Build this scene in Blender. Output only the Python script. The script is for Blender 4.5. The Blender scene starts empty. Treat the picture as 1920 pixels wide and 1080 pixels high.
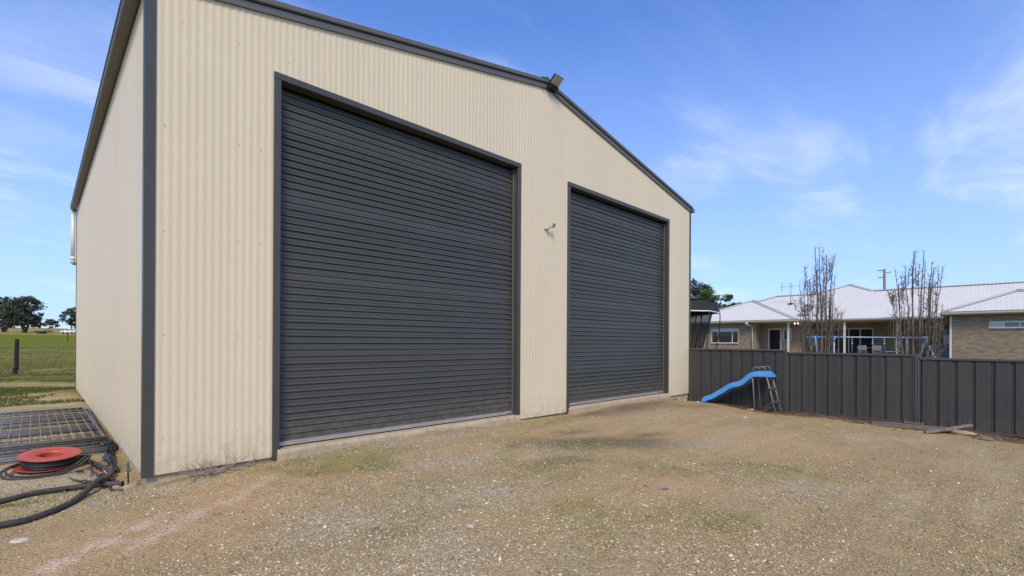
import bpy, math, random
import numpy as np
from mathutils import Vector, Matrix

random.seed(7)
rng = np.random.default_rng(7)
R = math.radians
PI = math.pi
scene = bpy.context.scene
col = scene.collection

# ------------------------------------------------------------------ camera
CAM = Vector((-0.7629, -6.0345, 1.292))
YAW = 0.7764
cam_d = bpy.data.cameras.new('camera')
cam = bpy.data.objects.new('camera', cam_d)
col.objects.link(cam)
cam.location = CAM
cam.rotation_mode = 'XYZ'
fwd = Vector((math.sin(YAW), math.cos(YAW), 0))
ROLL = 0.0058
rot = Matrix.Rotation(-YAW, 4, 'Z') @ Matrix.Rotation(PI / 2, 4, 'X') @ Matrix.Rotation(ROLL, 4, 'Z')
cam.rotation_euler = rot.to_euler()
cam_d.sensor_fit = 'HORIZONTAL'
cam_d.sensor_width = 36.0
cam_d.lens = 905.2 / 1920 * 36.0
cam_d.shift_y = (641.6 - 540.0) / 1920
cam_d.clip_start = 0.05
cam_d.clip_end = 6000
scene.camera = cam

# ------------------------------------------------------------------ sky, sun, exposure
SUN_DIR = Vector((-0.55, -0.60, 0.82)).normalized()      # towards the sun
sun_el = math.asin(SUN_DIR.z)
sun_az = math.atan2(SUN_DIR.x, SUN_DIR.y)
world = bpy.data.worlds.new('World')
scene.world = world
world.use_nodes = True
wn, wl = world.node_tree.nodes, world.node_tree.links
wn.clear()


def N(nodes, t, **kw):
    n = nodes.new(t)
    for k, v in kw.items():
        if hasattr(n, k) and k not in ('inputs',):
            setattr(n, k, v)
    return n


def build_world():
    out = N(wn, 'ShaderNodeOutputWorld')
    bg = N(wn, 'ShaderNodeBackground')
    sky = N(wn, 'ShaderNodeTexSky', sky_type='NISHITA')
    sky.sun_disc = False
    sky.sun_elevation = sun_el
    sky.sun_rotation = sun_az
    sky.altitude = 200
    sky.air_density = 1.0
    sky.dust_density = 0.6
    sky.ozone_density = 2.0
    tc = N(wn, 'ShaderNodeTexCoord')
    sep = N(wn, 'ShaderNodeSeparateXYZ')
    wl.new(tc.outputs['Generated'], sep.inputs[0])
    # clouds: a high thin layer, direction projected on a plane overhead
    zc = N(wn, 'ShaderNodeMath', operation='MAXIMUM'); zc.inputs[1].default_value = 0.0
    wl.new(sep.outputs['Z'], zc.inputs[0])
    za = N(wn, 'ShaderNodeMath', operation='ADD'); za.inputs[1].default_value = 0.22
    wl.new(zc.outputs[0], za.inputs[0])
    dx = N(wn, 'ShaderNodeMath', operation='DIVIDE'); wl.new(sep.outputs['X'], dx.inputs[0]); wl.new(za.outputs[0], dx.inputs[1])
    dy = N(wn, 'ShaderNodeMath', operation='DIVIDE'); wl.new(sep.outputs['Y'], dy.inputs[0]); wl.new(za.outputs[0], dy.inputs[1])
    comb = N(wn, 'ShaderNodeCombineXYZ'); wl.new(dx.outputs[0], comb.inputs[0]); wl.new(dy.outputs[0], comb.inputs[1])
    mp = N(wn, 'ShaderNodeMapping'); mp.inputs['Rotation'].default_value = (0, 0, R(35)); mp.inputs['Scale'].default_value = (0.75, 1.7, 1)
    mp.inputs['Location'].default_value = (0.2, -6.5, 0)
    wl.new(comb.outputs[0], mp.inputs[0])
    n1 = N(wn, 'ShaderNodeTexNoise'); n1.inputs['Scale'].default_value = 1.5; n1.inputs['Detail'].default_value = 8; n1.inputs['Roughness'].default_value = 0.58; n1.inputs['Distortion'].default_value = 0.7
    wl.new(mp.outputs[0], n1.inputs['Vector'])
    n2 = N(wn, 'ShaderNodeTexNoise'); n2.inputs['Scale'].default_value = 0.8; n2.inputs['Detail'].default_value = 3
    wl.new(comb.outputs[0], n2.inputs['Vector'])
    r1 = N(wn, 'ShaderNodeMapRange'); r1.inputs["From Min"].default_value = 0.46; r1.inputs['From Max'].default_value = 0.80; r1.interpolation_type = 'SMOOTHSTEP'
    wl.new(n1.outputs['Fac'], r1.inputs['Value'])
    r2 = N(wn, 'ShaderNodeMapRange'); r2.inputs['From Min'].default_value = 0.33; r2.inputs['From Max'].default_value = 0.62
    wl.new(n2.outputs['Fac'], r2.inputs['Value'])
    mm = N(wn, 'ShaderNodeMath', operation='MULTIPLY'); wl.new(r1.outputs[0], mm.inputs[0]); wl.new(r2.outputs[0], mm.inputs[1])
    ms = N(wn, 'ShaderNodeMath', operation='MULTIPLY'); ms.inputs[1].default_value = CLOUD_AMT
    wl.new(mm.outputs[0], ms.inputs[0])
    # a thin even veil lightens the blue towards the skyline
    veil = N(wn, 'ShaderNodeMapRange'); veil.inputs['From Min'].default_value = 0.0; veil.inputs['From Max'].default_value = 0.55
    veil.inputs['To Min'].default_value = VEIL0; veil.inputs['To Max'].default_value = VEIL1
    wl.new(zc.outputs[0], veil.inputs['Value'])
    mx0 = N(wn, 'ShaderNodeMixRGB', blend_type='MULTIPLY'); mx0.inputs[0].default_value = 1.0; mx0.inputs[2].default_value = SKY_TINT
    wl.new(sky.outputs[0], mx0.inputs[1])
    mxv = N(wn, 'ShaderNodeMixRGB'); mxv.inputs[2].default_value = VEIL_COL
    wl.new(veil.outputs[0], mxv.inputs[0]); wl.new(mx0.outputs[0], mxv.inputs[1])
    mx = N(wn, 'ShaderNodeMixRGB'); mx.inputs[2].default_value = CLOUD_COL
    wl.new(ms.outputs[0], mx.inputs[0]); wl.new(mxv.outputs[0], mx.inputs[1])
    wl.new(mx.outputs[0], bg.inputs['Color'])
    bg.inputs['Strength'].default_value = 0.10
    wl.new(bg.outputs[0], out.inputs[0])


CLOUD_AMT = 0.72
VEIL0, VEIL1 = 0.72, 0.08
SKY_TINT = (0.72, 1.24, 2.15, 1)
VEIL_COL = (5.3, 6.5, 8.8, 1)
CLOUD_COL = (8.4, 9.0, 10.4, 1)
build_world()

sun_d = bpy.data.lights.new('sun', 'SUN')
sun = bpy.data.objects.new('sun', sun_d)
col.objects.link(sun)
sun.rotation_euler = SUN_DIR.to_track_quat('Z', 'Y').to_euler()
sun_d.energy = 2.7
sun_d.angle = R(18)
sun_d.color = (1.0, 0.84, 0.60)

vs = scene.view_settings
vs.view_transform = 'Standard'
vs.look = 'None'
vs.exposure = 0.24
vs.gamma = 1.0
vs.use_curve_mapping = False


# ------------------------------------------------------------------ materials
def new_mat(name):
    m = bpy.data.materials.new(name)
    m.use_nodes = True
    nt = m.node_tree
    b = nt.nodes['Principled BSDF']
    return m, nt, b


def mat(name, c, rough=0.6, metal=0.0, spec=0.4, var=0.10, scale=3.0, dirt=None, dirt_amt=0.0, bump=0.0, bscale=60.0, island=0.0, fine=0.0, coat=0.0, stretch=(1, 1, 1), splash=None, sz0=-.1, sz1=.35):
    """procedural paint / metal / stone: base colour with noise variation, optional dirt and fine bump"""
    m, nt, b = new_mat(name)
    n, l = nt.nodes, nt.links
    tc = N(n, 'ShaderNodeTexCoord')
    geo = N(n, 'ShaderNodeNewGeometry')
    mp = N(n, 'ShaderNodeMapping'); mp.inputs['Scale'].default_value = stretch
    l.new(geo.outputs['Position'], mp.inputs[0])
    no = N(n, 'ShaderNodeTexNoise'); no.inputs['Scale'].default_value = scale; no.inputs['Detail'].default_value = 6; no.inputs['Roughness'].default_value = 0.6
    l.new(mp.outputs[0], no.inputs['Vector'])
    mr = N(n, 'ShaderNodeMapRange'); mr.inputs['From Min'].default_value = 0.3; mr.inputs['From Max'].default_value = 0.7
    mr.inputs['To Min'].default_value = 1 - var; mr.inputs['To Max'].default_value = 1 + var
    l.new(no.outputs['Fac'], mr.inputs['Value'])
    val = mr.outputs[0]
    if island > 0:
        oi = N(n, 'ShaderNodeObjectInfo')
        ad = N(n, 'ShaderNodeMath', operation='ADD'); l.new(geo.outputs['Random Per Island'], ad.inputs[0]); l.new(oi.outputs['Random'], ad.inputs[1])
        fr = N(n, 'ShaderNodeMath', operation='FRACT'); l.new(ad.outputs[0], fr.inputs[0])
        m2 = N(n, 'ShaderNodeMapRange'); m2.inputs['To Min'].default_value = 1 - island; m2.inputs['To Max'].default_value = 1 + island
        l.new(fr.outputs[0], m2.inputs['Value'])
        mu = N(n, 'ShaderNodeMath', operation='MULTIPLY'); l.new(val, mu.inputs[0]); l.new(m2.outputs[0], mu.inputs[1])
        val = mu.outputs[0]
    if fine > 0:
        nf = N(n, 'ShaderNodeTexNoise'); nf.inputs['Scale'].default_value = 180; nf.inputs['Detail'].default_value = 3
        l.new(geo.outputs['Position'], nf.inputs['Vector'])
        m3 = N(n, 'ShaderNodeMapRange'); m3.inputs['From Min'].default_value = .3; m3.inputs['From Max'].default_value = .7
        m3.inputs['To Min'].default_value = 1 - fine; m3.inputs['To Max'].default_value = 1 + fine
        l.new(nf.outputs['Fac'], m3.inputs['Value'])
        mu = N(n, 'ShaderNodeMath', operation='MULTIPLY'); l.new(val, mu.inputs[0]); l.new(m3.outputs[0], mu.inputs[1])
        val = mu.outputs[0]
    vm = N(n, 'ShaderNodeVectorMath', operation='SCALE'); vm.inputs[0].default_value = c[:3]
    l.new(val, vm.inputs['Scale'])
    colr = vm.outputs[0]
    if dirt:
        nd = N(n, 'ShaderNodeTexNoise'); nd.inputs['Scale'].default_value = scale * 2.3; nd.inputs['Detail'].default_value = 8; nd.inputs['Roughness'].default_value = 0.7
        l.new(mp.outputs[0], nd.inputs['Vector'])
        md = N(n, 'ShaderNodeMapRange'); md.inputs['From Min'].default_value = 0.48; md.inputs['From Max'].default_value = 0.75; md.inputs['To Max'].default_value = dirt_amt
        l.new(nd.outputs['Fac'], md.inputs['Value'])
        mix = N(n, 'ShaderNodeMixRGB'); mix.inputs[2].default_value = (*dirt, 1)
        l.new(md.outputs[0], mix.inputs[0]); l.new(colr, mix.inputs[1])
        colr = mix.outputs[0]
    if splash:
        sx = N(n, 'ShaderNodeSeparateXYZ'); l.new(geo.outputs['Position'], sx.inputs[0])
        h1 = N(n, 'ShaderNodeMapRange'); h1.inputs['From Min'].default_value = sz0; h1.inputs['From Max'].default_value = sz1; h1.inputs['To Min'].default_value = 1.0; h1.inputs['To Max'].default_value = 0.0
        l.new(sx.outputs['Z'], h1.inputs['Value'])
        ns = N(n, 'ShaderNodeTexNoise'); ns.inputs['Scale'].default_value = 9; ns.inputs['Detail'].default_value = 8; ns.inputs['Roughness'].default_value = 0.7
        l.new(geo.outputs['Position'], ns.inputs['Vector'])
        h2 = N(n, 'ShaderNodeMapRange'); h2.inputs['From Min'].default_value = 0.40; h2.inputs['From Max'].default_value = 0.72; h2.inputs['To Max'].default_value = 0.75
        l.new(ns.outputs['Fac'], h2.inputs['Value'])
        mu = N(n, 'ShaderNodeMath', operation='MULTIPLY'); l.new(h1.outputs[0], mu.inputs[0]); l.new(h2.outputs[0], mu.inputs[1])
        mix = N(n, 'ShaderNodeMixRGB'); mix.inputs[2].default_value = (*splash, 1)
        l.new(mu.outputs[0], mix.inputs[0]); l.new(colr, mix.inputs[1])
        colr = mix.outputs[0]
    l.new(colr, b.inputs['Base Color'])
    b.inputs['Roughness'].default_value = rough
    b.inputs['Metallic'].default_value = metal
    b.inputs['Specular IOR Level'].default_value = spec
    if coat: b.inputs['Coat Weight'].default_value = coat
    if bump > 0:
        nb = N(n, 'ShaderNodeTexNoise'); nb.inputs['Scale'].default_value = bscale; nb.inputs['Detail'].default_value = 5
        l.new(geo.outputs['Position'], nb.inputs['Vector'])
        bp = N(n, 'ShaderNodeBump'); bp.inputs['Strength'].default_value = bump; bp.inputs['Distance'].default_value = 0.02
        l.new(nb.outputs['Fac'], bp.inputs['Height']); l.new(bp.outputs[0], b.inputs['Normal'])
    return m


def glass_mat(name, c=(0.02, 0.022, 0.025), rough=0.06):
    m, nt, b = new_mat(name)
    b.inputs['Base Color'].default_value = (*c, 1)
    b.inputs['Roughness'].default_value = rough
    b.inputs['Specular IOR Level'].default_value = 0.6
    return m


M = {}
M['cream'] = mat('cream_steel', (0.70, 0.605, 0.415), rough=0.5, spec=0.3, var=0.025, scale=1.2, dirt=(0.58, 0.47, 0.33), dirt_amt=0.10, stretch=(1, 1, 0.18), island=0.014, splash=(0.40, 0.30, 0.18))
M['trim'] = mat('charcoal_trim', (0.062, 0.061, 0.053), rough=0.42, spec=0.45, var=0.06, scale=2.0, dirt=(0.14, 0.13, 0.115), dirt_amt=0.12)
M['barge'] = mat('grey_barge_steel', (0.12, 0.118, 0.108), rough=0.45, spec=0.4, var=0.06, scale=2.0)
M['slat'] = mat('charcoal_roller_steel', (0.062, 0.060, 0.047), rough=0.40, spec=0.5, var=0.05, scale=1.6, dirt=(0.13, 0.125, 0.105), dirt_amt=0.12, island=0.05, splash=(0.21, 0.17, 0.12), sz0=.0, sz1=.55)
M['alu'] = mat('brushed_aluminium', (0.52, 0.50, 0.46), rough=0.38, metal=0.6, var=0.08, scale=6, dirt=(0.42, 0.36, 0.28), dirt_amt=0.4)
M['galv'] = mat('galvanised_steel', (0.17, 0.178, 0.18), rough=0.45, metal=0.45, var=0.2, scale=14, dirt=(0.26, 0.21, 0.16), dirt_amt=0.6)
M['wire'] = mat('bright_wire', (0.36, 0.37, 0.37), rough=0.45, metal=0.4, var=0.15, scale=12)
M['rubber'] = mat('black_rubber', (0.022, 0.021, 0.02), rough=0.7, var=0.2, scale=10)
M['concrete'] = mat('weathered_concrete', (0.46, 0.37, 0.245), rough=0.9, var=0.16, scale=5, dirt=(0.22, 0.17, 0.11), dirt_amt=0.6, bump=0.5, bscale=40, fine=0.15)
M['pvc'] = mat('white_pvc', (0.72, 0.70, 0.66), rough=0.4, var=0.05, scale=8, dirt=(0.45, 0.38, 0.28), dirt_amt=0.15)
M['roofmetal'] = mat('pale_grey_roof', (0.62, 0.63, 0.66), rough=0.5, var=0.03, scale=1)
M['black'] = mat('black_plastic', (0.018, 0.018, 0.018), rough=0.5, var=0.15, scale=8)
M['lamp_lens'] = mat('lamp_lens', (0.40, 0.37, 0.30), rough=0.25, var=0.08, scale=30)
M['lamp_frame'] = mat('lamp_led_field', (0.52, 0.47, 0.34), rough=0.4, var=0.08, scale=30)
M['white'] = mat('white_plastic', (0.72, 0.71, 0.68), rough=0.45, var=0.05, scale=10)
M['sensorplastic'] = mat('aged_beige_plastic', (0.56, 0.51, 0.42), rough=0.5, var=0.06, scale=12)
M['grey'] = mat('grey_plastic', (0.20, 0.20, 0.20), rough=0.5, var=0.08, scale=10)
M['fence'] = mat('fence_steel', (0.054, 0.054, 0.050), rough=0.5, spec=0.35, var=0.08, scale=1.4, dirt=(0.13, 0.12, 0.10), dirt_amt=0.30, stretch=(1, 1, 0.15), island=0.07, splash=(0.17, 0.12, 0.08), sz0=-.45, sz1=.0)
M['fencecap'] = mat('fence_rail_steel', (0.074, 0.074, 0.070), rough=0.45, spec=0.4, var=0.06, scale=2)
M['blue'] = mat('blue_plastic', (0.095, 0.32, 0.70), rough=0.45, spec=0.4, var=0.06, scale=5, dirt=(0.10, 0.22, 0.45), dirt_amt=0.25)
M['paleblue'] = mat('pale_blue_steel', (0.12, 0.33, 0.72), rough=0.4, var=0.06, scale=6)
M['bluebar'] = mat('blue_grey_tube', (0.30, 0.37, 0.47), rough=0.4, metal=0.3, var=0.08, scale=6)
M['steeltube'] = mat('grey_powdercoat_tube', (0.22, 0.24, 0.26), rough=0.45, metal=0.2, var=0.1, scale=10)
M['step'] = mat('dark_grey_step', (0.08, 0.083, 0.09), rough=0.55, var=0.1, scale=10)
M['red'] = mat('faded_red_plastic', (0.46, 0.075, 0.045), rough=0.45, spec=0.4, var=0.08, scale=6, dirt=(0.50, 0.16, 0.11), dirt_amt=0.35)
M['darkred'] = mat('dull_red_cap', (0.30, 0.035, 0.025), rough=0.5, var=0.1, scale=10)
M['hose'] = mat('dusty_black_poly', (0.045, 0.041, 0.036), rough=0.6, var=0.2, scale=9, dirt=(0.16, 0.125, 0.09), dirt_amt=0.55)
M['coil'] = mat('black_hose', (0.025, 0.024, 0.023), rough=0.5, var=0.2, scale=12)
M['plastic_sheet'] = mat('black_sheeting', (0.02, 0.021, 0.024), rough=0.3, var=0.2, scale=12)
M['timber'] = mat('weathered_timber', (0.21, 0.18, 0.15), rough=0.85, var=0.25, scale=7, dirt=(0.13, 0.07, 0.045), dirt_amt=0.6, bump=0.4, bscale=50)
M['rustytimber'] = mat('red_brown_timber', (0.15, 0.075, 0.045), rough=0.9, var=0.3, scale=8, bump=0.4, bscale=50)
M['darkpost'] = mat('charred_post', (0.022, 0.02, 0.019), rough=0.9, var=0.35, scale=6, bump=0.5, bscale=30)
M['twig'] = mat('dry_grey_twig', (0.36, 0.29, 0.22), rough=0.9, var=0.25, scale=20)
M['bark'] = mat('grey_bark', (0.16, 0.13, 0.10), rough=0.95, var=0.35, scale=25, dirt=(0.06, 0.05, 0.045), dirt_amt=0.6, bump=0.5, bscale=60)
M['gumbark'] = mat('gum_bark', (0.045, 0.035, 0.028), rough=0.95, var=0.3, scale=2)
M['stone'] = mat('pale_stone', (0.60, 0.54, 0.46), rough=0.9, var=0.2, scale=10, bump=0.5, bscale=40, fine=0.1)
M['tanstone'] = mat('tan_stone', (0.40, 0.30, 0.19), rough=0.9, var=0.2, scale=8, dirt=(0.22, 0.17, 0.11), dirt_amt=0.6, bump=0.6, bscale=30, fine=0.1)
M['brick'] = mat('brown_brick', (0.275, 0.205, 0.14), rough=0.9, var=0.12, scale=12, island=0.20, fine=0.1)
M['sillbrick'] = mat('dark_sill_brick', (0.16, 0.115, 0.085), rough=0.9, var=0.12, scale=12, island=0.20)
M['mortar'] = mat('cream_mortar', (0.47, 0.40, 0.28), rough=0.95, var=0.1, scale=6)
M['housetrim'] = mat('house_cream_trim', (0.60, 0.58, 0.50), rough=0.5, var=0.04, scale=3)
M['gutterpaint'] = mat('house_gutter_paint', (0.50, 0.48, 0.40), rough=0.45, var=0.04, scale=3)
M['soffit'] = mat('house_soffit', (0.55, 0.53, 0.46), rough=0.8, var=0.04, scale=3)
M['rooftile'] = mat('house_roof_steel', (0.66, 0.63, 0.56), rough=0.6, spec=0.3, var=0.03, scale=0.7)
M['roofcap'] = mat('house_roof_capping', (0.48, 0.46, 0.41), rough=0.6, var=0.03, scale=0.7)
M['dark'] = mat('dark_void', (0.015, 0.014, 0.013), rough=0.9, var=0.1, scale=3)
M['glass'] = glass_mat('window_glass')
M['blind'] = mat('pale_blind', (0.55, 0.56, 0.57), rough=0.8, var=0.04, scale=3)
M['louvre'] = mat('white_louvre', (0.70, 0.73, 0.77), rough=0.4, var=0.04, scale=6)
M['canvas'] = mat('charcoal_canvas', (0.022, 0.023, 0.026), rough=0.8, var=0.15, scale=3)
M['white_trim'] = mat('white_webbing', (0.8, 0.8, 0.78), rough=0.7, var=0.03, scale=8)
M['orange'] = mat('orange_plastic', (0.5, 0.12, 0.03), rough=0.5, var=0.06, scale=8)
M['dish'] = mat('satellite_dish_grey', (0.17, 0.18, 0.195), rough=0.5, var=0.08, scale=6)
M['vehicle'] = mat('white_vehicle_paint', (0.82, 0.83, 0.84), rough=0.25, spec=0.5, var=0.02, scale=1, coat=0.3)
M['redstone'] = mat('terracotta_shard', (0.45, 0.16, 0.08), rough=0.9, var=0.15, scale=20)


def net_mat():
    m, nt, b = new_mat('safety_net')
    n, l = nt.nodes, nt.links
    b.inputs['Base Color'].default_value = (0.02, 0.02, 0.022, 1)
    b.inputs['Roughness'].default_value = 0.9
    tr = N(n, 'ShaderNodeBsdfTransparent')
    mx = N(n, 'ShaderNodeMixShader'); mx.inputs[0].default_value = 0.60
    l.new(tr.outputs[0], mx.inputs[1]); l.new(b.outputs[0], mx.inputs[2])
    l.new(mx.outputs[0], nt.nodes['Material Output'].inputs['Surface'])
    return m


M['net'] = net_mat()


def leaf_mat(name, c1, c2):
    m, nt, b = new_mat(name)
    n, l = nt.nodes, nt.links
    geo = N(n, 'ShaderNodeNewGeometry')
    cr = N(n, 'ShaderNodeMixRGB'); cr.inputs[1].default_value = (*c1, 1); cr.inputs[2].default_value = (*c2, 1)
    l.new(geo.outputs['Random Per Island'], cr.inputs[0])
    l.new(cr.outputs[0], b.inputs['Base Color'])
    b.inputs['Roughness'].default_value = 0.6
    b.inputs['Specular IOR Level'].default_value = 0.25
    t = N(n, 'ShaderNodeBsdfTranslucent'); l.new(cr.outputs[0], t.inputs[0])
    mx = N(n, 'ShaderNodeMixShader'); mx.inputs[0].default_value = 0.25
    l.new(b.outputs[0], mx.inputs[1]); l.new(t.outputs[0], mx.inputs[2])
    l.new(mx.outputs[0], nt.nodes['Material Output'].inputs['Surface'])
    return m


M['gumleaf'] = leaf_mat('gum_leaf', (0.05, 0.06, 0.035), (0.12, 0.135, 0.08))  # leaf colours lightened to paint in distance haze
M['darkleaf'] = leaf_mat('dark_gum_leaf', (0.045, 0.048, 0.03), (0.11, 0.105, 0.065))
M['greenleaf'] = leaf_mat('fresh_leaf', (0.06, 0.095, 0.025), (0.13, 0.18, 0.05))
M['grassblade'] = leaf_mat('grass_blade', (0.06, 0.09, 0.012), (0.16, 0.165, 0.035))
M['moss'] = leaf_mat('short_weed', (0.07, 0.105, 0.015), (0.22, 0.235, 0.06))


def gravel_mat():
    m, nt, b = new_mat('gravel_stone')
    n, l = nt.nodes, nt.links
    geo = N(n, 'ShaderNodeNewGeometry')
    cr = N(n, 'ShaderNodeValToRGB')
    cr.color_ramp.interpolation = 'CONSTANT'
    e = cr.color_ramp.elements
    cols = [(0.0, (.36, 0.272, 0.142)), (.24, (.45, 0.349, 0.194)), (.44, (.52, 0.422, 0.254)), (.56, (.64, 0.548, 0.370)), (.66, (.29, 0.218, 0.116)), (.78, (.40, 0.276, 0.133)), (.88, (.31, 0.276, 0.202)), (.935, (.82, 0.669, 0.490)), (.988, (.12, 0.126, 0.125))]
    e[0].position = 0; e[0].color = (*cols[0][1], 1)
    e[1].position = cols[1][0]; e[1].color = (*cols[1][1], 1)
    for p, c in cols[2:]:
        k = e.new(p); k.color = (*c, 1)
    l.new(geo.outputs['Random Per Island'], cr.inputs[0])
    no = N(n, 'ShaderNodeTexNoise'); no.inputs['Scale'].default_value = 90
    l.new(geo.outputs['Position'], no.inputs['Vector'])
    mr = N(n, 'ShaderNodeMapRange'); mr.inputs['To Min'].default_value = .72; mr.inputs['To Max'].default_value = 1.25
    l.new(no.outputs['Fac'], mr.inputs['Value'])
    vm = N(n, 'ShaderNodeVectorMath', operation='SCALE'); l.new(cr.outputs[0], vm.inputs[0]); l.new(mr.outputs[0], vm.inputs['Scale'])
    l.new(vm.outputs[0], b.inputs['Base Color'])
    b.inputs['Roughness'].default_value = 0.85
    b.inputs['Specular IOR Level'].default_value = 0.3
    return m


M['gravel'] = gravel_mat()
M['mulch'] = mat('bark_chips', (0.17, 0.095, 0.055), rough=.95, var=.2, scale=10, island=.55)


# ------------------------------------------------------------------ mesh helpers
def wloc(o):
    v = Vector((0, 0, 0))
    while o is not None:
        v = v + o.location
        o = o.parent
    return v


def tag(o, label=None, cat=None, group=None, kind=None):
    if label: o['label'] = label
    if cat: o['category'] = cat
    if group: o['group'] = group
    if kind: o['kind'] = kind
    return o


def thing(name, label, cat, loc, group=None):
    o = bpy.data.objects.new(name, None)
    o.empty_display_size = 0.2
    o.location = loc
    col.objects.link(o)
    return tag(o, label, cat, group)


def link(name, me, parent=None, loc=None, rotz=None):
    o = bpy.data.objects.new(name, me)
    col.objects.link(o)
    o.parent = parent
    if loc is not None: o.location = loc
    if rotz is not None: o.rotation_euler = (0, 0, rotz)
    return o


class MB:
    def __init__(s):
        s.v = []; s.f = []; s.sm = []

    def add(s, vs_, fs, smooth=False):
        k = len(s.v)
        s.v.extend([tuple(p) for p in vs_])
        for f in fs:
            s.f.append(tuple(i + k for i in f)); s.sm.append(smooth)
        return s

    def box(s, x0, x1, y0, y1, z0, z1, bev=0.0):
        if bev <= 0:
            p = [(x0, y0, z0), (x1, y0, z0), (x1, y1, z0), (x0, y1, z0), (x0, y0, z1), (x1, y0, z1), (x1, y1, z1), (x0, y1, z1)]
            return s.add(p, [(0, 3, 2, 1), (4, 5, 6, 7), (0, 1, 5, 4), (1, 2, 6, 5), (2, 3, 7, 6), (3, 0, 4, 7)])
        b = min(bev, (x1 - x0) * .45, (y1 - y0) * .45, (z1 - z0) * .45)
        # chamfered box: three rectangles
        import itertools
        P = []; idx = {}
        for ax in range(3):
            for sx, sy, sz in itertools.product((0, 1), repeat=3):
                q = []
                for a, (lo, hi, sg) in enumerate(((x0, x1, sx), (y0, y1, sy), (z0, z1, sz))):
                    if a == ax: q.append(hi if sg else lo)
                    else: q.append(hi - b if sg else lo + b)
                idx[(ax, sx, sy, sz)] = len(P); P.append(q)
        F = []
        def g(ax, *sg): return idx[(ax,) + sg]
        for sg in (0, 1):
            f = [g(0, sg, 0, 0), g(0, sg, 1, 0), g(0, sg, 1, 1), g(0, sg, 0, 1)]; F.append(f if sg else f[::-1])
            f = [g(1, 0, sg, 0), g(1, 0, sg, 1), g(1, 1, sg, 1), g(1, 1, sg, 0)]; F.append(f if sg else f[::-1])
            f = [g(2, 0, 0, sg), g(2, 1, 0, sg), g(2, 1, 1, sg), g(2, 0, 1, sg)]; F.append(f if sg else f[::-1])
        for a_ in (0, 1):
            for b_ in (0, 1):
                F.append([g(0, a_, b_, 0), g(0, a_, b_, 1), g(1, a_, b_, 1), g(1, a_, b_, 0)])
                F.append([g(0, a_, 0, b_), g(0, a_, 1, b_), g(2, a_, 1, b_), g(2, a_, 0, b_)])
                F.append([g(1, 0, a_, b_), g(1, 1, a_, b_), g(2, 1, a_, b_), g(2, 0, a_, b_)])
                for c_ in (0, 1):
                    F.append([g(0, a_, b_, c_), g(1, a_, b_, c_), g(2, a_, b_, c_)])
        return s.add(P, F)

    def obox(s, c, ax, ay, az, hx, hy, hz):
        """oriented box: centre c, unit axes, half sizes"""
        c = Vector(c); ax = Vector(ax).normalized(); ay = Vector(ay).normalized(); az = Vector(az).normalized()
        p = []
        for k in (-1, 1):
            for (i, j) in ((-1, -1), (1, -1), (1, 1), (-1, 1)):
                p.append(c + ax * hx * i + ay * hy * j + az * hz * k)
        return s.add(p, [(0, 3, 2, 1), (4, 5, 6, 7), (0, 1, 5, 4), (1, 2, 6, 5), (2, 3, 7, 6), (3, 0, 4, 7)])

    def bar(s, a, b, w, h, up=(0, 0, 1)):
        a = Vector(a); b = Vector(b); d = (b - a); L = d.length; d.normalize()
        side = d.cross(Vector(up))
        if side.length < 1e-4: side = d.cross(Vector((1, 0, 0)))
        side.normalize(); u = side.cross(d)
        return s.obox((a + b) / 2, d, side, u, L / 2, w / 2, h / 2)

    def tube(s, path, r, n=8, cap=True, smooth=True):
        P = [Vector(p) for p in path]
        rr = r if isinstance(r, (list, tuple)) else [r] * len(P)
        vs_ = []; fs = []
        prev = None
        for i, p in enumerate(P):
            if i == 0: d = P[1] - P[0]
            elif i == len(P) - 1: d = P[-1] - P[-2]
            else: d = (P[i + 1] - P[i]).normalized() + (P[i] - P[i - 1]).normalized()
            if d.length < 1e-9: d = Vector((0, 0, 1))
            d.normalize()
            if prev is None:
                a = d.orthogonal().normalized()
            else:
                a = prev - d * prev.dot(d)
                if a.length < 1e-6: a = d.orthogonal()
                a.normalize()
            prev = a
            b = d.cross(a)
            for k in range(n):
                t = 2 * PI * k / n
                vs_.append(p + (a * math.cos(t) + b * math.sin(t)) * rr[i])
        for i in range(len(P) - 1):
            for k in range(n):
                k2 = (k + 1) % n
                fs.append((i * n + k, i * n + k2, (i + 1) * n + k2, (i + 1) * n + k))
        s.add(vs_, fs, smooth)
        if cap:
            o = len(s.v) - len(vs_)
            s.f.append(tuple(o + k for k in reversed(range(n)))); s.sm.append(False)
            o2 = o + (len(P) - 1) * n
            s.f.append(tuple(o2 + k for k in range(n))); s.sm.append(False)
        return s

    def lathe(s, c, prof, n=32, smooth=True, close=False):
        """profile [(r,z)] about the vertical axis through c"""
        c = Vector(c); vs_ = []; fs = []
        for (r, z) in prof:
            for k in range(n):
                t = 2 * PI * k / n
                vs_.append((c.x + r * math.cos(t), c.y + r * math.sin(t), c.z + z))
        m = len(prof)
        for i in range(m - (0 if close else 1)):
            i2 = (i + 1) % m
            for k in range(n):
                k2 = (k + 1) % n
                fs.append((i * n + k, i * n + k2, i2 * n + k2, i2 * n + k))
        return s.add(vs_, fs, smooth)

    def extrude(s, prof, a, b, plane, smooth=False, closed=True, caps=True):
        """prof: list of 2d points; plane maps (p, t) -> 3d ; t in {a,b}"""
        n = len(prof)
        vs_ = [plane(p, a) for p in prof] + [plane(p, b) for p in prof]
        fs = []
        for i in range(n if closed else n - 1):
            j = (i + 1) % n
            fs.append((i, j, n + j, n + i))
        s.add(vs_, fs, smooth)
        if closed and caps:
            o = len(s.v) - 2 * n
            s.f.append(tuple(o + i for i in reversed(range(n)))); s.sm.append(False)
            s.f.append(tuple(o + n + i for i in range(n))); s.sm.append(False)
        return s

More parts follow.
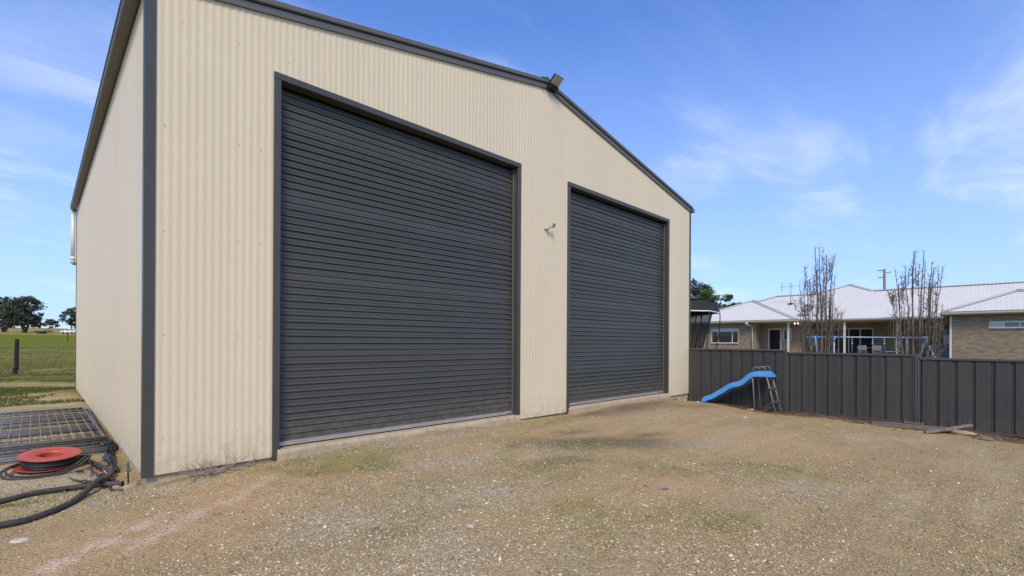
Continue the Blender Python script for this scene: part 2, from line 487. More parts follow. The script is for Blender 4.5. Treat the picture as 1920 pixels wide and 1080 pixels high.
    def mesh(s, name, m, off=(0, 0, 0)):
        me = bpy.data.meshes.new(name)
        off = Vector(off)
        me.from_pydata([(p[0] - off[0], p[1] - off[1], p[2] - off[2]) for p in s.v], [], s.f)
        me.polygons.foreach_set('use_smooth', s.sm)
        if isinstance(m, (list, tuple)):
            for q in m: me.materials.append(q)
        else:
            me.materials.append(m)
        me.update()
        return me

    def build(s, name, m, parent=None, kind=None, label=None):
        """verts are in world coordinates; the mesh is stored relative to its parent thing"""
        off = wloc(parent) if parent else Vector((0, 0, 0))
        o = link(name, s.mesh(name, m, off), parent)
        if kind: o['kind'] = kind
        if label: o['label'] = label
        return o

    def solo(s, name, m, base, label, cat, group=None):
        """one-mesh thing standing at base"""
        o = link(name, s.mesh(name, m, base), None, base)
        return tag(o, label, cat, group)


# numpy value noise ------------------------------------------------
def _h(ix, iy, seed):
    n = (ix.astype(np.int64) * 374761393 + iy.astype(np.int64) * 668265263 + seed * 144665) & 0x7fffffff
    n = ((n ^ (n >> 13)) * 1274126177) & 0x7fffffff
    return ((n ^ (n >> 16)) & 0xffff) / 65535.0


def vnoise(x, y, seed=0):
    ix = np.floor(x); iy = np.floor(y)
    fx = x - ix; fy = y - iy
    fx = fx * fx * (3 - 2 * fx); fy = fy * fy * (3 - 2 * fy)
    a = _h(ix, iy, seed); b = _h(ix + 1, iy, seed); c = _h(ix, iy + 1, seed); d = _h(ix + 1, iy + 1, seed)
    return (a * (1 - fx) + b * fx) * (1 - fy) + (c * (1 - fx) + d * fx) * fy


def fbm(x, y, seed=0, o=4):
    t = 0; a = 0.5; s_ = 0
    for k in range(o):
        t = t + a * vnoise(x * 2 ** k + 17.3 * k, y * 2 ** k - 9.1 * k, seed + k); s_ += a; a *= .5
    return t / s_


def sstep(e0, e1, x):
    t = np.clip((x - e0) / (e1 - e0), 0, 1)
    return t * t * (3 - 2 * t)


# ------------------------------------------------------------------ ground
CP = np.array([(-.03, 0, -.19), (.6, 0, -.13), (1.25, -.02, -.12), (2.5, -.05, -.07), (3.5, -.05, -.06), (5.2, -.03, -.10), (6.0, 0, -.11), (6.7, 0, -.13), (8.5, -.05, -.085),
               (10.4, -.05, -.075), (11, 0, -.2), (12, 0, -.31), (12, -2.4, -.34), (12, -4.8, -.37), (12, -6.3, -.41), (12.6, -2.4, -.34), (12.6, -5, -.37), (0, 11.9, -.12), (0, 8, -.15), (0, 5, -.20), (0, 2.5, -.21),
               (0, 1.2, -.23), (0, .5, -.24), (-1, .3, -.2), (-1, 2.5, -.22), (-1, 5, -.22), (1.5, -4, -.2), (3.8, -6.1, -.24), (-.8, -6, -.24), (6, -4, -.21), (9, -5, -.29), (14, -9, -.47),
               (3, -2, -.16), (7, -2, -.16), (-3, -3, -.22), (-3, 5, -.25), (-3, 15, -.3), (15, 0, -.3), (20, 0, -.2), (30, 0, .1), (33, -4, .28), (37, 5, .3), (20, 10, -.2), (40, 20, .3),
               (44, -5, .32), (0, 16, -.28), (6, 20, -.28), (-6, 22, -.32), (10, -15, -.4), (-10, -10, -.3), (-12, 8, -.3)])


def hgt(x, y):
    x = np.asarray(x, float); y = np.asarray(y, float)
    num = 0; den = 0
    for (a, b, z) in CP:
        w = 1.0 / ((x - a) ** 2 + (y - b) ** 2 + 0.10) ** 1.6
        num = num + w * z; den = den + w
    near = num / den
    d = np.hypot(x - CAM.x, y - CAM.y)
    far = np.interp(d, [0, 24, 80, 180, 300, 420, 700, 1500, 4000], [-.3, -.3, .72, 2.2, 4.9, 8.5, 9.0, 4.0, 0])
    w = sstep(26, 52, d)
    h = near * (1 - w) + far * w
    h = h + (fbm(x * 1.3, y * 1.3, 3, 4) - .5) * .05 * sstep(0.2, 1.2, np.abs(y) + 2 * (x < 0) * 0 + 0.0) * (d < 60)
    h = h + (fbm(x * 6, y * 6, 11, 3) - .5) * .022 * (d < 30)
    return h


def gz(x, y):
    return float(hgt(np.array([x]), np.array([y]))[0])


def ell(x, y, cx, cy, rx, ry, ang=0.0):
    c, s_ = math.cos(ang), math.sin(ang)
    dx = x - cx; dy = y - cy
    a = (dx * c + dy * s_) / rx; b = (-dx * s_ + dy * c) / ry
    return np.exp(-(a * a + b * b))


# patches seen on the yard: (x, y, radius x, radius y, angle, weight)
MOSS = [(1.75, -.70, .55, .34, .1, 1.7), (1.55, -.30, .6, .2, 0, 1.3), (2.0, -1.05, .26, .2, .3, 1.5), (6.0, -.35, .6, .22, 0, .6), (1.9, -2.2, .7, .35, .5, .42), (3.3, -2.4, .8, .4, .3, .42), (2.55, -3.6, .28, .5, -.7, .75),
        (3.2, -4.2, .6, .35, -1.1, .5), (4.5, -3.4, .9, .3, -1.1, .45), (5.5, -4.1, .9, .3, -1.1, .5), (3.3, -1.7, .35, .16, 0, .6), (1.3, -2.7, .5, .25, .5, .4), (4.9, -1.9, .6, .25, -.6, .4),
        (-.8, .3, .5, .4, 0, .7), (-.9, 7.8, .6, .8, 0, .9)]
BARE = [(.30, -1.25, 1.25, .55, .72, 1.0), (-.55, -1.5, .9, .45, .72, 1.0), (1.25, -.95, .7, .32, .4, .9), (.25, -2.0, .8, .30, .72, .7), (4.0, -3.7, .9, .35, -.75, .8), (2.9, -3.4, .45, .3, -.7, .6), (7.0, -2.6, 1.4, .5, -.7, .6), (7.2, -4.0, 1.2, .6, -.7, .6), (5.2, -1.3, .8, .4, -.4, .4)]
PALE = [(.95, -.62, .16, .07, .6, 1.3), (.62, -1.0, .42, .09, .75, 1.3), (.15, -1.35, .55, .10, .72, 1.3), (-.25, -1.35, .45, .09, .75, 1.2), (-.55, -1.6, .4, .09, .7, 1.1), (1.1, -1.2, .25, .06, -.7, .6), (3.7, -2.0, 1.6, .16, -.75, .35), (8.2, -3.2, 2.4, .5, -.75, .4), (9.0, -4.5, 2, .6, -.75, .4)]
GRIT = [(-.75, 1.2, .7, 1.3, 0, 1.0), (-.35, -.25, .45, .25, 0, .9), (1.7, -.25, .6, .22, -.2, .9), (3.0, -.4, 1.3, .35, 0, .9), (1.0, -2.3, .8, .45, -.7, .9), (2.3, -2.6, .9, .45, -.7, 1.0), (2.9, -1.5, 1.2, .45, -.6, .8),
        (-1.0, 5, 1.2, 3, 0, .8), (-1.2, 9, 1.4, 2, 0, .8), (6.5, -3.2, 1.4, .5, -.75, .7), (8.5, -1.6, 2.0, .5, -.5, .6), (1.2, -3.3, .5, .6, -.7, .9), (4.6, -4.4, .9, .4, -.75, .8), (.3, -.25, .5, .16, -.1, .9)]
DAMP = [(8.6, -.45, 1.6, .38, 0, .85), (7.2, -.3, .7, .22, 0, .8), (9.8, -1.0, 1.2, .3, -.3, .5), (5.1, -2.0, 1.3, .45, -.6, .9), (3.9, -1.35, .25, .12, 0, .8), (5.3, -1.3, .5, .2, -.3, .8), (6.1, -2.1, .5, .2, -.4, .8), (3.9, -2.3, .35, .2, -.4, .6), (-.35, 1.5, .4, .5, 0, .5), (4.7, -1.75, .35, .14, -.2, .7)]


def patch(L, x, y):
    t = np.zeros_like(x)
    for (a, b, rx, ry, an, w) in L:
        t = np.maximum(t, w * ell(x, y, a, b, rx, ry, an))
    return t


def build_ground():
    rings = [0.0]
    r = 0.35
    while r < 4200:
        rings.append(r); r *= 1.021 if r < 60 else 1.05
    head = math.atan2(fwd.y, fwd.x)
    fan = np.linspace(-R(58), R(58), 520)
    back = np.linspace(R(58), 2 * PI - R(58), 60)[1:-1]
    ang = np.concatenate([fan, back]) + head
    nr, na = len(rings), len(ang)
    rr = np.array(rings)[:, None]
    x = (CAM.x + rr * np.cos(ang)[None, :]).ravel(); y = (CAM.y + rr * np.sin(ang)[None, :]).ravel()
    z = hgt(x, y)
    # keep the sheet well below the two floor slabs
    ins = (x > .12) & (x < 11.88) & (y > .12) & (y < 12.0)
    z = np.where(ins, -.42, z)
    d = np.hypot(x - CAM.x, y - CAM.y)
    V = np.stack([x, y, z], 1)
    i = np.arange(nr - 1)[:, None]; k = np.arange(na)[None, :]; k2 = (k + 1) % na
    F = np.stack([i * na + k, (i + 1) * na + k, (i + 1) * na + k2, i * na + k2], -1).reshape(-1, 4)
    me = bpy.data.meshes.new('ground')
    me.vertices.add(len(V)); me.vertices.foreach_set('co', V.astype(np.float32).ravel())
    me.loops.add(len(F) * 4); me.loops.foreach_set('vertex_index', F.astype(np.int32).ravel())
    me.polygons.add(len(F)); me.polygons.foreach_set('loop_start', np.arange(0, len(F) * 4, 4, dtype=np.int32))
    me.polygons.foreach_set('use_smooth', np.ones(len(F), bool))
    me.update(calc_edges=True); me.validate()
    wob = (fbm(x * 2.1, y * 2.1, 31, 4) - .5) * 1.1
    moss = np.clip(patch(MOSS, x, y) * 1.15 + wob * 1.3 * sstep(.02, .3, patch(MOSS, x, y)), 0, 1)
    bare = np.clip(patch(BARE, x, y) * 1.1 + wob * .4, 0, 1)
    pale = np.clip(patch(PALE, x, y) * 1.1 + wob * 1.1 - .22, 0, 1) * sstep(.1, .3, patch(PALE, x, y))
    damp = np.clip(patch(DAMP, x, y) * 1.5 + wob * .8 - .10, 0, 1) * sstep(.05, .25, patch(DAMP, x, y))
    mul = sstep(11.25, 11.75, x + wob * .6) * (1 - sstep(12.6, 13.4, x)) * (y < .2)            # red mulch along the fence
    mul = np.maximum(mul, .8 * ell(x, y, -.02, 4.5, .22, 2.2))
    # pasture behind the shed and beyond the yard; a bare track runs across behind the shed
    depth = (x - CAM.x) * fwd.x + (y - CAM.y) * fwd.y
    gr = sstep(11.2, 14.5, depth + wob * 1.5) * (x < 8 + .2 * y)
    gr = np.maximum(gr, sstep(12.3, 13.4, x) * (y > -14))
    gr = np.maximum(gr, sstep(24, 30, d))
    track = np.exp(-((depth - 16.8 - .9 * wob) / .9) ** 2) * (x < 6) * .9 + .55 * np.exp(-((depth - 23.5 - 1.2 * wob) / 1.2) ** 2) * (x < 12)
    gr = gr * (1 - np.clip(track, 0, 1))
    dry = sstep(180, 215, d) * .9 + .55 * np.exp(-((d - 52) / 22) ** 2)
    lush = np.exp(-((d - 125) / 48) ** 2)
    A = np.stack([moss, bare, pale, damp], 1); B = np.stack([mul, gr, np.clip(dry, 0, 1), np.clip(lush, 0, 1)], 1)
    grit = np.clip(patch(GRIT, x, y) * 1.25 + wob * .7, 0, 1)
    C_ = np.stack([grit, grit * 0, grit * 0, grit * 0], 1)
    for nm, arr in (('yard', A), ('land', B), ('grit', C_)):
        at = me.attributes.new(nm, 'FLOAT_COLOR', 'POINT')
        at.data.foreach_set('color', arr.astype(np.float32).ravel())
    # material ------------------------------------------------
    m, nt, b = new_mat('yard_soil_and_pasture')
    n, l = nt.nodes, nt.links
    geo = N(n, 'ShaderNodeNewGeometry')
    pos = geo.outputs['Position']

    def attr(nm):
        a = N(n, 'ShaderNodeAttribute'); a.attribute_name = nm
        s1 = N(n, 'ShaderNodeSeparateColor'); l.new(a.outputs['Color'], s1.inputs[0])
        return s1.outputs[0], s1.outputs[1], s1.outputs[2], a.outputs['Alpha']

    def noise(sc, det=5, ro=.6):
        q = N(n, 'ShaderNodeTexNoise'); q.inputs['Scale'].default_value = sc; q.inputs['Detail'].default_value = det; q.inputs['Roughness'].default_value = ro
        l.new(pos, q.inputs['Vector']); return q.outputs['Fac']

    def rng_(v, a_, b_, c_=0., d_=1.):
        q = N(n, 'ShaderNodeMapRange'); q.inputs['From Min'].default_value = a_; q.inputs['From Max'].default_value = b_; q.inputs['To Min'].default_value = c_; q.inputs['To Max'].default_value = d_
        l.new(v, q.inputs['Value']); return q.outputs[0]

    def mixc(f, a_, b_, bt='MIX'):
        q = N(n, 'ShaderNodeMixRGB', blend_type=bt)
        for s_, v in ((0, f), (1, a_), (2, b_)):
            if isinstance(v, (tuple, list)): q.inputs[s_].default_value = (*v, 1)
            elif isinstance(v, float): q.inputs[s_].default_value = v
            else: l.new(v, q.inputs[s_])
        return q.outputs[0]

    def math_(op, a_, b_):
        q = N(n, 'ShaderNodeMath', operation=op)
        for s_, v in ((0, a_), (1, b_)):
            if isinstance(v, (int, float)): q.inputs[s_].default_value = v
            else: l.new(v, q.inputs[s_])
        return q.outputs[0]

    moss_, bare_, pale_, damp_ = attr('yard')
    mul_, gr_, dry_, lush_ = attr('land')
    grit_ = attr('grit')[0]
    big = noise(.7, 5); mid = noise(5, 6, .65); fine = noise(42, 6, .7); grain = noise(170, 4, .7)
    soil = mixc(rng_(big, .35, .65), (0.436, 0.321, 0.152), (0.485, 0.367, 0.188))
    soil = mixc(rng_(mid, .42, .68), soil, (0.369, 0.270, 0.136))
    # wheel-drawn streaks running out from the doors
    mp = N(n, 'ShaderNodeMapping'); mp.inputs['Rotation'].default_value = (0, 0, 1.15); mp.inputs['Scale'].default_value = (.32, 2.2, 1); l.new(pos, mp.inputs[0])
    stn = N(n, 'ShaderNodeTexNoise'); stn.inputs['Scale'].default_value = 1.5; stn.inputs['Detail'].default_value = 5; stn.inputs['Distortion'].default_value = .5; l.new(mp.outputs[0], stn.inputs['Vector'])
    streak = stn.outputs['Fac']
    soil = mixc(rng_(streak, .52, .70, 0., .6), soil, (0.563, 0.443, 0.256))
    soil = mixc(rng_(streak, .48, .32, 0., .55), soil, (0.320, 0.237, 0.123))
    # packed grit: small cells of mixed stone colour
    vor = N(n, 'ShaderNodeTexVoronoi'); vor.inputs['Scale'].default_value = 62; l.new(pos, vor.inputs['Vector'])
    cr = N(n, 'ShaderNodeValToRGB'); sp = N(n, 'ShaderNodeSeparateColor'); l.new(vor.outputs['Color'], sp.inputs[0]); l.new(sp.outputs[0], cr.inputs[0])
    e = cr.color_ramp.elements; e[0].color = (0.262, 0.191, 0.098, 1); e[1].color = (0.640, 0.535, 0.358, 1); e[1].position = .93
    k = e.new(.45); k.color = (0.417, 0.304, 0.159, 1); k = e.new(.75); k.color = (0.504, 0.390, 0.221, 1); k = e.new(.975); k.color = (0.155, 0.155, 0.152, 1)
    cov = math_('MULTIPLY', rng_(sp.outputs[1], .35, .45), rng_(noise(1.7, 4), .42, .60, .12, .9))
    cov = math_('MAXIMUM', cov, math_('MULTIPLY', grit_, rng_(sp.outputs[1], .12, .2)))
    cov = math_('MULTIPLY', cov, rng_(bare_, 0, .8, 1., .12))
    gcr = mixc(math_('MULTIPLY', grit_, .75), cr.outputs[0], mixc(sp.outputs[2], (0.262, 0.236, 0.179), (0.679, 0.632, 0.520)))
    soil = mixc(math_('MULTIPLY', cov, .88), soil, gcr)
    soil = mixc(math_('MULTIPLY', bare_, .92), soil, mixc(rng_(mid, .35, .65), (0.485, 0.314, 0.159), (0.582, 0.398, 0.221)))
    soil = mixc(math_('MULTIPLY', pale_, rng_(mid, .40, .55)), soil, (0.660, 0.486, 0.350))
    soil = mixc(math_('MULTIPLY', damp_, rng_(fine, .36, .52, .25, .95)), soil, mixc(rng_(fine, .4, .6), (0.126, 0.097, 0.060), (0.228, 0.181, 0.119)))
    mossf = math_('MULTIPLY', moss_, rng_(fine, .36, .56))
    mossf = math_('MULTIPLY', mossf, rng_(grain, .40, .56, .15, 1.))
    soil = mixc(mossf, soil, mixc(rng_(mid, .4, .65), (.165, .205, .035), (.27, .28, .07)))
    soil = mixc(mul_, soil, mixc(rng_(fine, .38, .62), (0.100, 0.050, 0.022), (0.240, 0.150, 0.070)))
    # pasture
    gcol = mixc(rng_(mid, .35, .65), (.082, .122, .010), (.135, .158, .022))
    gcol = mixc(rng_(big, .38, .62), gcol, (.165, .155, .03))
    gcol = mixc(math_('MULTIPLY', dry_, .85), gcol, mixc(rng_(noise(.09, 4), .4, .6), (.29, .235, .09), (.39, .32, .14)))
    gcol = mixc(math_('MULTIPLY', lush_, .8), gcol, (.155, .195, .03))
    soil = mixc(math_('MULTIPLY', gr_, rng_(fine, .28, .46)), soil, gcol)
    sc = math_('MULTIPLY', rng_(grain, .3, .7, .48, 1.52), rng_(fine, .3, .7, .68, 1.32))
    vm = N(n, 'ShaderNodeVectorMath', operation='SCALE'); l.new(soil, vm.inputs[0]); l.new(sc, vm.inputs['Scale'])
    l.new(vm.outputs[0], b.inputs['Base Color'])
    b.inputs['Roughness'].default_value = .95
    b.inputs['Specular IOR Level'].default_value = .0
    hh = math_('ADD', math_('MULTIPLY', fine, .6), math_('MULTIPLY', grain, .25))
    hh = math_('SUBTRACT', hh, math_('MULTIPLY', vor.outputs['Distance'], .5))
    hh = math_('ADD', hh, math_('MULTIPLY', mid, .8))
    bp = N(n, 'ShaderNodeBump'); bp.inputs['Strength'].default_value = .9; bp.inputs['Distance'].default_value = .022
    l.new(hh, bp.inputs['Height']); l.new(bp.outputs[0], b.inputs['Normal'])
    me.materials.append(m)
    o = link('ground', me)
    o['kind'] = 'structure'
    return o


build_ground()


def np_mesh(name, V, F, m, smooth=False, nside=3):
    me = bpy.data.meshes.new(name)
    me.vertices.add(len(V)); me.vertices.foreach_set('co', V.astype(np.float32).ravel())
    me.loops.add(F.size); me.loops.foreach_set('vertex_index', F.astype(np.int32).ravel())
    me.polygons.add(len(F)); me.polygons.foreach_set('loop_start', np.arange(0, F.size, nside, dtype=np.int32))
    if smooth: me.polygons.foreach_set('use_smooth', np.ones(len(F), bool))
    me.update(calc_edges=True)
    me.materials.append(m)
    return me


def gravel():
    """loose stones over the yard, each a small irregular solid, thinning with distance"""
    ico_v = []
    t = (1 + 5 ** .5) / 2
    for a in (-1, 1):
        for b in (-t, t):
            ico_v += [(a, b, 0), (0, a, b), (b, 0, a)]
    ico_v = np.array(ico_v, float); ico_v /= np.linalg.norm(ico_v[0])
    from itertools import combinations
    E_ = 2 / (1 + t * t) ** .5 * 1.01
    tri = []
    for a, b, c in combinations(range(12), 3):
        if np.linalg.norm(ico_v[a] - ico_v[b]) < E_ and np.linalg.norm(ico_v[b] - ico_v[c]) < E_ and np.linalg.norm(ico_v[a] - ico_v[c]) < E_:
            nrm = np.cross(ico_v[b] - ico_v[a], ico_v[c] - ico_v[a])
            tri.append((a, b, c) if nrm.dot(ico_v[a]) > 0 else (a, c, b))
    tri = np.array(tri)
    oc_v = np.array([(1, 0, 0), (-1, 0, 0), (0, 1, 0), (0, -1, 0), (0, 0, 1), (0, 0, -1)], float)
    oc_f = np.array([(0, 2, 4), (2, 1, 4), (1, 3, 4), (3, 0, 4), (2, 0, 5), (1, 2, 5), (3, 1, 5), (0, 3, 5)])
    head = math.atan2(fwd.y, fwd.x)

    def scatter(n, dmin, dmax, smin, smax, base_v, base_f, pw=1.0):
        # even over the ground area in front, weighted to nearer ground
        u_ = rng.random(n)
        d = dmin * (dmax / dmin) ** u_ if pw == 1 else np.sqrt(dmin ** 2 + u_ * (dmax ** 2 - dmin ** 2))
        a = head + (rng.random(n) - .5) * R(112)
        x = CAM.x + d * np.cos(a); y = CAM.y + d * np.sin(a)
        ok = ~((x > -.01) & (x < 12.01) & (y > -.06) & (y < 12.2))
        ok &= x < 11.95
        ok &= y < 11
        dens = sstep(.34, .58, fbm(x * 1.1, y * 1.1, 5, 4)) * .75 + .12
        dens = np.maximum(dens, np.clip(patch(GRIT, x, y) * 1.3, 0, 1))
        dens *= 1 - .85 * np.clip(patch(BARE, x, y) * 1.15, 0, 1)
        dens *= 1 - .6 * np.clip(patch(DAMP, x, y), 0, 1)
        dens *= 1 - .9 * sstep(11.2, 11.7, x)
        dens = np.maximum(dens, .9 * np.exp(-((y + .12) / .16) ** 2) * (x > 0) * (x < 6))     # heaped at the wall foot
        ok &= rng.random(n) < dens
        x, y = x[ok], y[ok]; k = len(x)
        sz = smin * (smax / smin) ** (rng.random(k) ** 2.2)
        z = hgt(x, y)
        V = base_v[None] * (1 + (rng.random((k, len(base_v), 1)) - .5) * .55)
        sc = np.stack([sz * rng.uniform(.8, 1.5, k), sz * rng.uniform(.7, 1.1, k), sz * rng.uniform(.4, .75, k)], 1)
        V = V * sc[:, None, :]
        th = rng.random(k) * 2 * PI; c, s_ = np.cos(th), np.sin(th)
        X = V[..., 0] * c[:, None] - V[..., 1] * s_[:, None]; Y = V[..., 0] * s_[:, None] + V[..., 1] * c[:, None]
        tx = (rng.random(k) - .5)[:, None] * .8
        Z = V[..., 2] + X * tx * .5
        V = np.stack([X + x[:, None], Y + y[:, None], Z + z[:, None] + sz[:, None] * .22], -1).reshape(-1, 3)
        F = (base_f[None] + (np.arange(k) * len(base_v))[:, None, None]).reshape(-1, 3)
        return V, F

    parts = [scatter(85000, 2.4, 7.0, .0035, .0115, ico_v, tri), scatter(210000, 3.0, 16, .004, .010, oc_v, oc_f), scatter(7000, 2.4, 12, .007, .020, ico_v, tri)]
    V = np.concatenate([p[0] for p in parts]); offs = np.cumsum([0] + [len(p[0]) for p in parts[:-1]])
    F = np.concatenate([p[1] + o_ for p, o_ in zip(parts, offs)])
    o = link('gravel', np_mesh('gravel', V, F, M['gravel']))
    tag(o, 'loose pale gravel scattered over the bare yard', 'gravel', kind='stuff')


gravel()


def blades(name, label, cat, x, y, hmin, hmax, wid, m, per=3, lean=.6):
    n = len(x) * per
    bx = np.repeat(x, per) + rng.normal(0, .012 + wid * 2, n); by = np.repeat(y, per) + rng.normal(0, .012 + wid * 2, n)
    bz = hgt(bx, by) - .004
    th = rng.random(n) * 2 * PI; hh = rng.uniform(hmin, hmax, n)
    dx, dy = np.cos(th), np.sin(th)
    ln = rng.random(n) * lean * hh; la = rng.random(n) * 2 * PI
    w = wid * rng.uniform(.6, 1.4, n)
    a = np.stack([bx - dx * w, by - dy * w, bz], 1); b = np.stack([bx + dx * w, by + dy * w, bz], 1)
    c = np.stack([bx + ln * np.cos(la), by + ln * np.sin(la), bz + hh], 1)
    V = np.stack([a, b, c], 1).reshape(-1, 3); F = np.arange(n * 3).reshape(-1, 3)
    o = link(name, np_mesh(name, V, F, m))
    return tag(o, label, cat, kind='stuff')


def weeds():
    n = 110000
    x = rng.uniform(-2, 9, n); y = rng.uniform(-5, 1.5, n)
    p = patch(MOSS, x, y) * (.25 + 1.5 * sstep(.45, .65, fbm(x * 5, y * 5, 77, 3)))
    ok = (rng.random(n) < p * .9) & ~((x > -.02) & (y > -.05))
    blades('short_weeds', 'thin green weeds in patches across the gravel yard', 'weeds', x[ok], y[ok], .006, .022, .0024, M['moss'], per=5)
    # pasture grass left of and behind the shed
    head = math.atan2(fwd.y, fwd.x)
    n = 30000
    d = 15 * (70 / 15) ** rng.random(n); a = head + R(47) - rng.random(n) * R(13)
    x = CAM.x + d * np.cos(a); y = CAM.y + d * np.sin(a)
    depth = (x - CAM.x) * fwd.x + (y - CAM.y) * fwd.y
    ok = (np.exp(-((depth - 16.8) / 1.2) ** 2) < .5) & (fbm(x * .5, y * .5, 4, 4) > .38)
    blades('pasture_grass', 'short green pasture grass beyond the dirt track', 'grass', x[ok], y[ok], .02, .07, .008, M['grassblade'], per=3)


weeds()

def mulch():
    n = 9000
    x = 12.05 - np.abs(rng.normal(0, .28, n)); y = rng.uniform(-9.5, -.15, n)
    z = hgt(x, y) + .004
    th = rng.random(n) * 2 * PI; ln = rng.uniform(.008, .03, n); w = rng.uniform(.004, .010, n); tl_ = rng.normal(0, .35, n)
    d = np.stack([np.cos(th) * np.cos(tl_), np.sin(th) * np.cos(tl_), np.sin(tl_)], 1); sd_ = np.stack([-np.sin(th), np.cos(th), th * 0], 1)
    c = np.stack([x, y, z], 1); up = np.array([0, 0, .006])[None]
    P = [c - d * ln[:, None] - sd_ * w[:, None], c + d * ln[:, None] - sd_ * w[:, None], c + d * ln[:, None] + sd_ * w[:, None], c - d * ln[:, None] + sd_ * w[:, None], c + up]
    V = np.stack(P, 1).reshape(-1, 3)
    F = (np.array([(0, 1, 4), (1, 2, 4), (2, 3, 4), (3, 0, 4)])[None] + (np.arange(n) * 5)[:, None, None]).reshape(-1, 3)
    o = link('bark_mulch', np_mesh('bark_mulch', V, F, M['mulch']))
    tag(o, 'red-brown bark chips and dirt along the fence foot', 'mulch', kind='stuff')


mulch()

# ------------------------------------------------------------------ shed
W, L = 12.0, 12.15
ZB = -0.08                       # lower edge of the cladding
EAVE, APEX = 4.878, 6.047
SL = (APEX - EAVE) / 6.0
DOORS = [(1.209, 5.353), (6.670, 10.786)]
DH = 4.463                       # top of the door trim
TW = 0.078                       # trim width
PITCH = 0.0762


def zl(u): return EAVE + SL * min(u, W - u)


shed = thing('steel_shed', 'tall cream corrugated steel shed with two charcoal roller doors', 'shed', (6.0, 0.0, 0.0))


def corr(t): return 0.0019 * math.cos(2 * PI * t / PITCH)


def front_sheets():
    n = 16
    w = W / n
    for i in range(n):
        a, b = i * w, (i + 1) * w
        us = list(np.arange(a, b - 1e-6, PITCH / 8)) + [b]
        for (d0, d1) in DOORS:
            for q in (d0 + .03, d1 - .03):
                if a < q < b: us += [q - 1e-4, q + 1e-4]
        if a < 6 < b: us.append(6.0)
        us = sorted(set(us))
        mb = MB(); 
        for p, q in zip(us[:-1], us[1:]):
            mid = (p + q) / 2
            low = ZB
            for (d0, d1) in DOORS:
                if d0 + .03 < mid < d1 - .03: low = DH - .03
            mb.add([(p, corr(p), low), (q, corr(q), low), (q, corr(q), zl(q) + .05), (p, corr(p), zl(p) + .05)], [(0, 1, 2, 3)], True)
        o = mb.build('cladding_sheet', M['cream'], shed)
        weld(o)


def weld(o):
    import bmesh
    bm = bmesh.new(); bm.from_mesh(o.data)
    bmesh.ops.remove_doubles(bm, verts=bm.verts, dist=5e-5)
    bm.to_mesh(o.data); bm.free()


front_sheets()


def side_sheets():
    n = 16; w = L / n
    mb = MB()
    ts = list(np.arange(0, w - 1e-6, PITCH / 8)) + [w]
    for p, q in zip(ts[:-1], ts[1:]):
        mb.add([(corr(p), p, ZB), (corr(q), q, ZB), (corr(q), q, EAVE + .03), (corr(p), p, EAVE + .03)], [(0, 3, 2, 1)], True)
    me = mb.mesh('side_cladding', M['cream'])
    base = wloc(shed)
    o = link('cladding_sheet', me, shed, (0 - base.x, 0, 0)); weld(o)
    for side in (0, 1):
        for i in range(n):
            if side == 0 and i == 0: continue
            link('cladding_sheet', me, shed, ((0 if side == 0 else W) - base.x, i * w, 0))
    # back wall
    mb = MB()
    us = list(np.arange(0, W - 1e-6, PITCH / 4)) + [W, 6.0]
    us = sorted(set(us))
    for p, q in zip(us[:-1], us[1:]):
        mb.add([(p, L + corr(p), ZB), (q, L + corr(q), ZB), (q, L + corr(q), zl(q) + .05), (p, L + corr(p), zl(p) + .05)], [(0, 3, 2, 1)], True)
    mb.build('back_cladding', M['cream'], shed)


side_sheets()

# slab with a rough edge showing under the cladding
mb = MB()
mb.box(0.035, W - 0.035, 0.035, L - 0.035, -0.50, -0.004, bev=.012)
mb.build('floor_slab', M['concrete'], shed)
for (d0, d1) in DOORS:
    n = 60
    us = np.linspace(d0 + .05, d1 - .02, n)
    edge = -.035 - .035 * fbm(us * 2.2, us * 0 + d0, 9, 4) - .012 * fbm(us * 19, us * 0, 8, 2)
    top = -.001 - .010 * fbm(us * 3.1, us * 0 + 4, 6, 3)
    mb = MB()
    rows = []
    for k in range(n):
        u = us[k]
        rows.append([(u, .20, .003), (u, edge[k] + .03, .003), (u, edge[k] + .008, -.008 + top[k]), (u, edge[k], -.03 + top[k]), (u, edge[k] - .004, -.3)])
    V = [p for r_ in rows for p in r_]
    F = [(k * 5 + j, k * 5 + j + 1, (k + 1) * 5 + j + 1, (k + 1) * 5 + j) for k in range(n - 1) for j in range(4)]
    F += [(0, 4, 3, 2, 1), tuple((n - 1) * 5 + j for j in range(5))]
    mb.add(V, F, False)
    mb.build('threshold', M['concrete'], shed)


# roller doors
def slat_prof(seam):
    p = 0.0862
    if not seam:
        return [(.020, 0), (.020, .075), (.0045, .085), (.003, .30), (.0015, .57), (.005, .60), (.0045, .63), (.001, .66), (-.0105, .90), (-.012, .955), (-.0105, .985), (.020, 1.0)], p
    return [(.020, 0), (.020, .075), (.005, .085), (.000, .30), (-.0065, .60), (-.005, .62), (-.008, .66), (-.0135, .90), (-.014, .955), (-.0125, .985), (.020, 1.0)], p


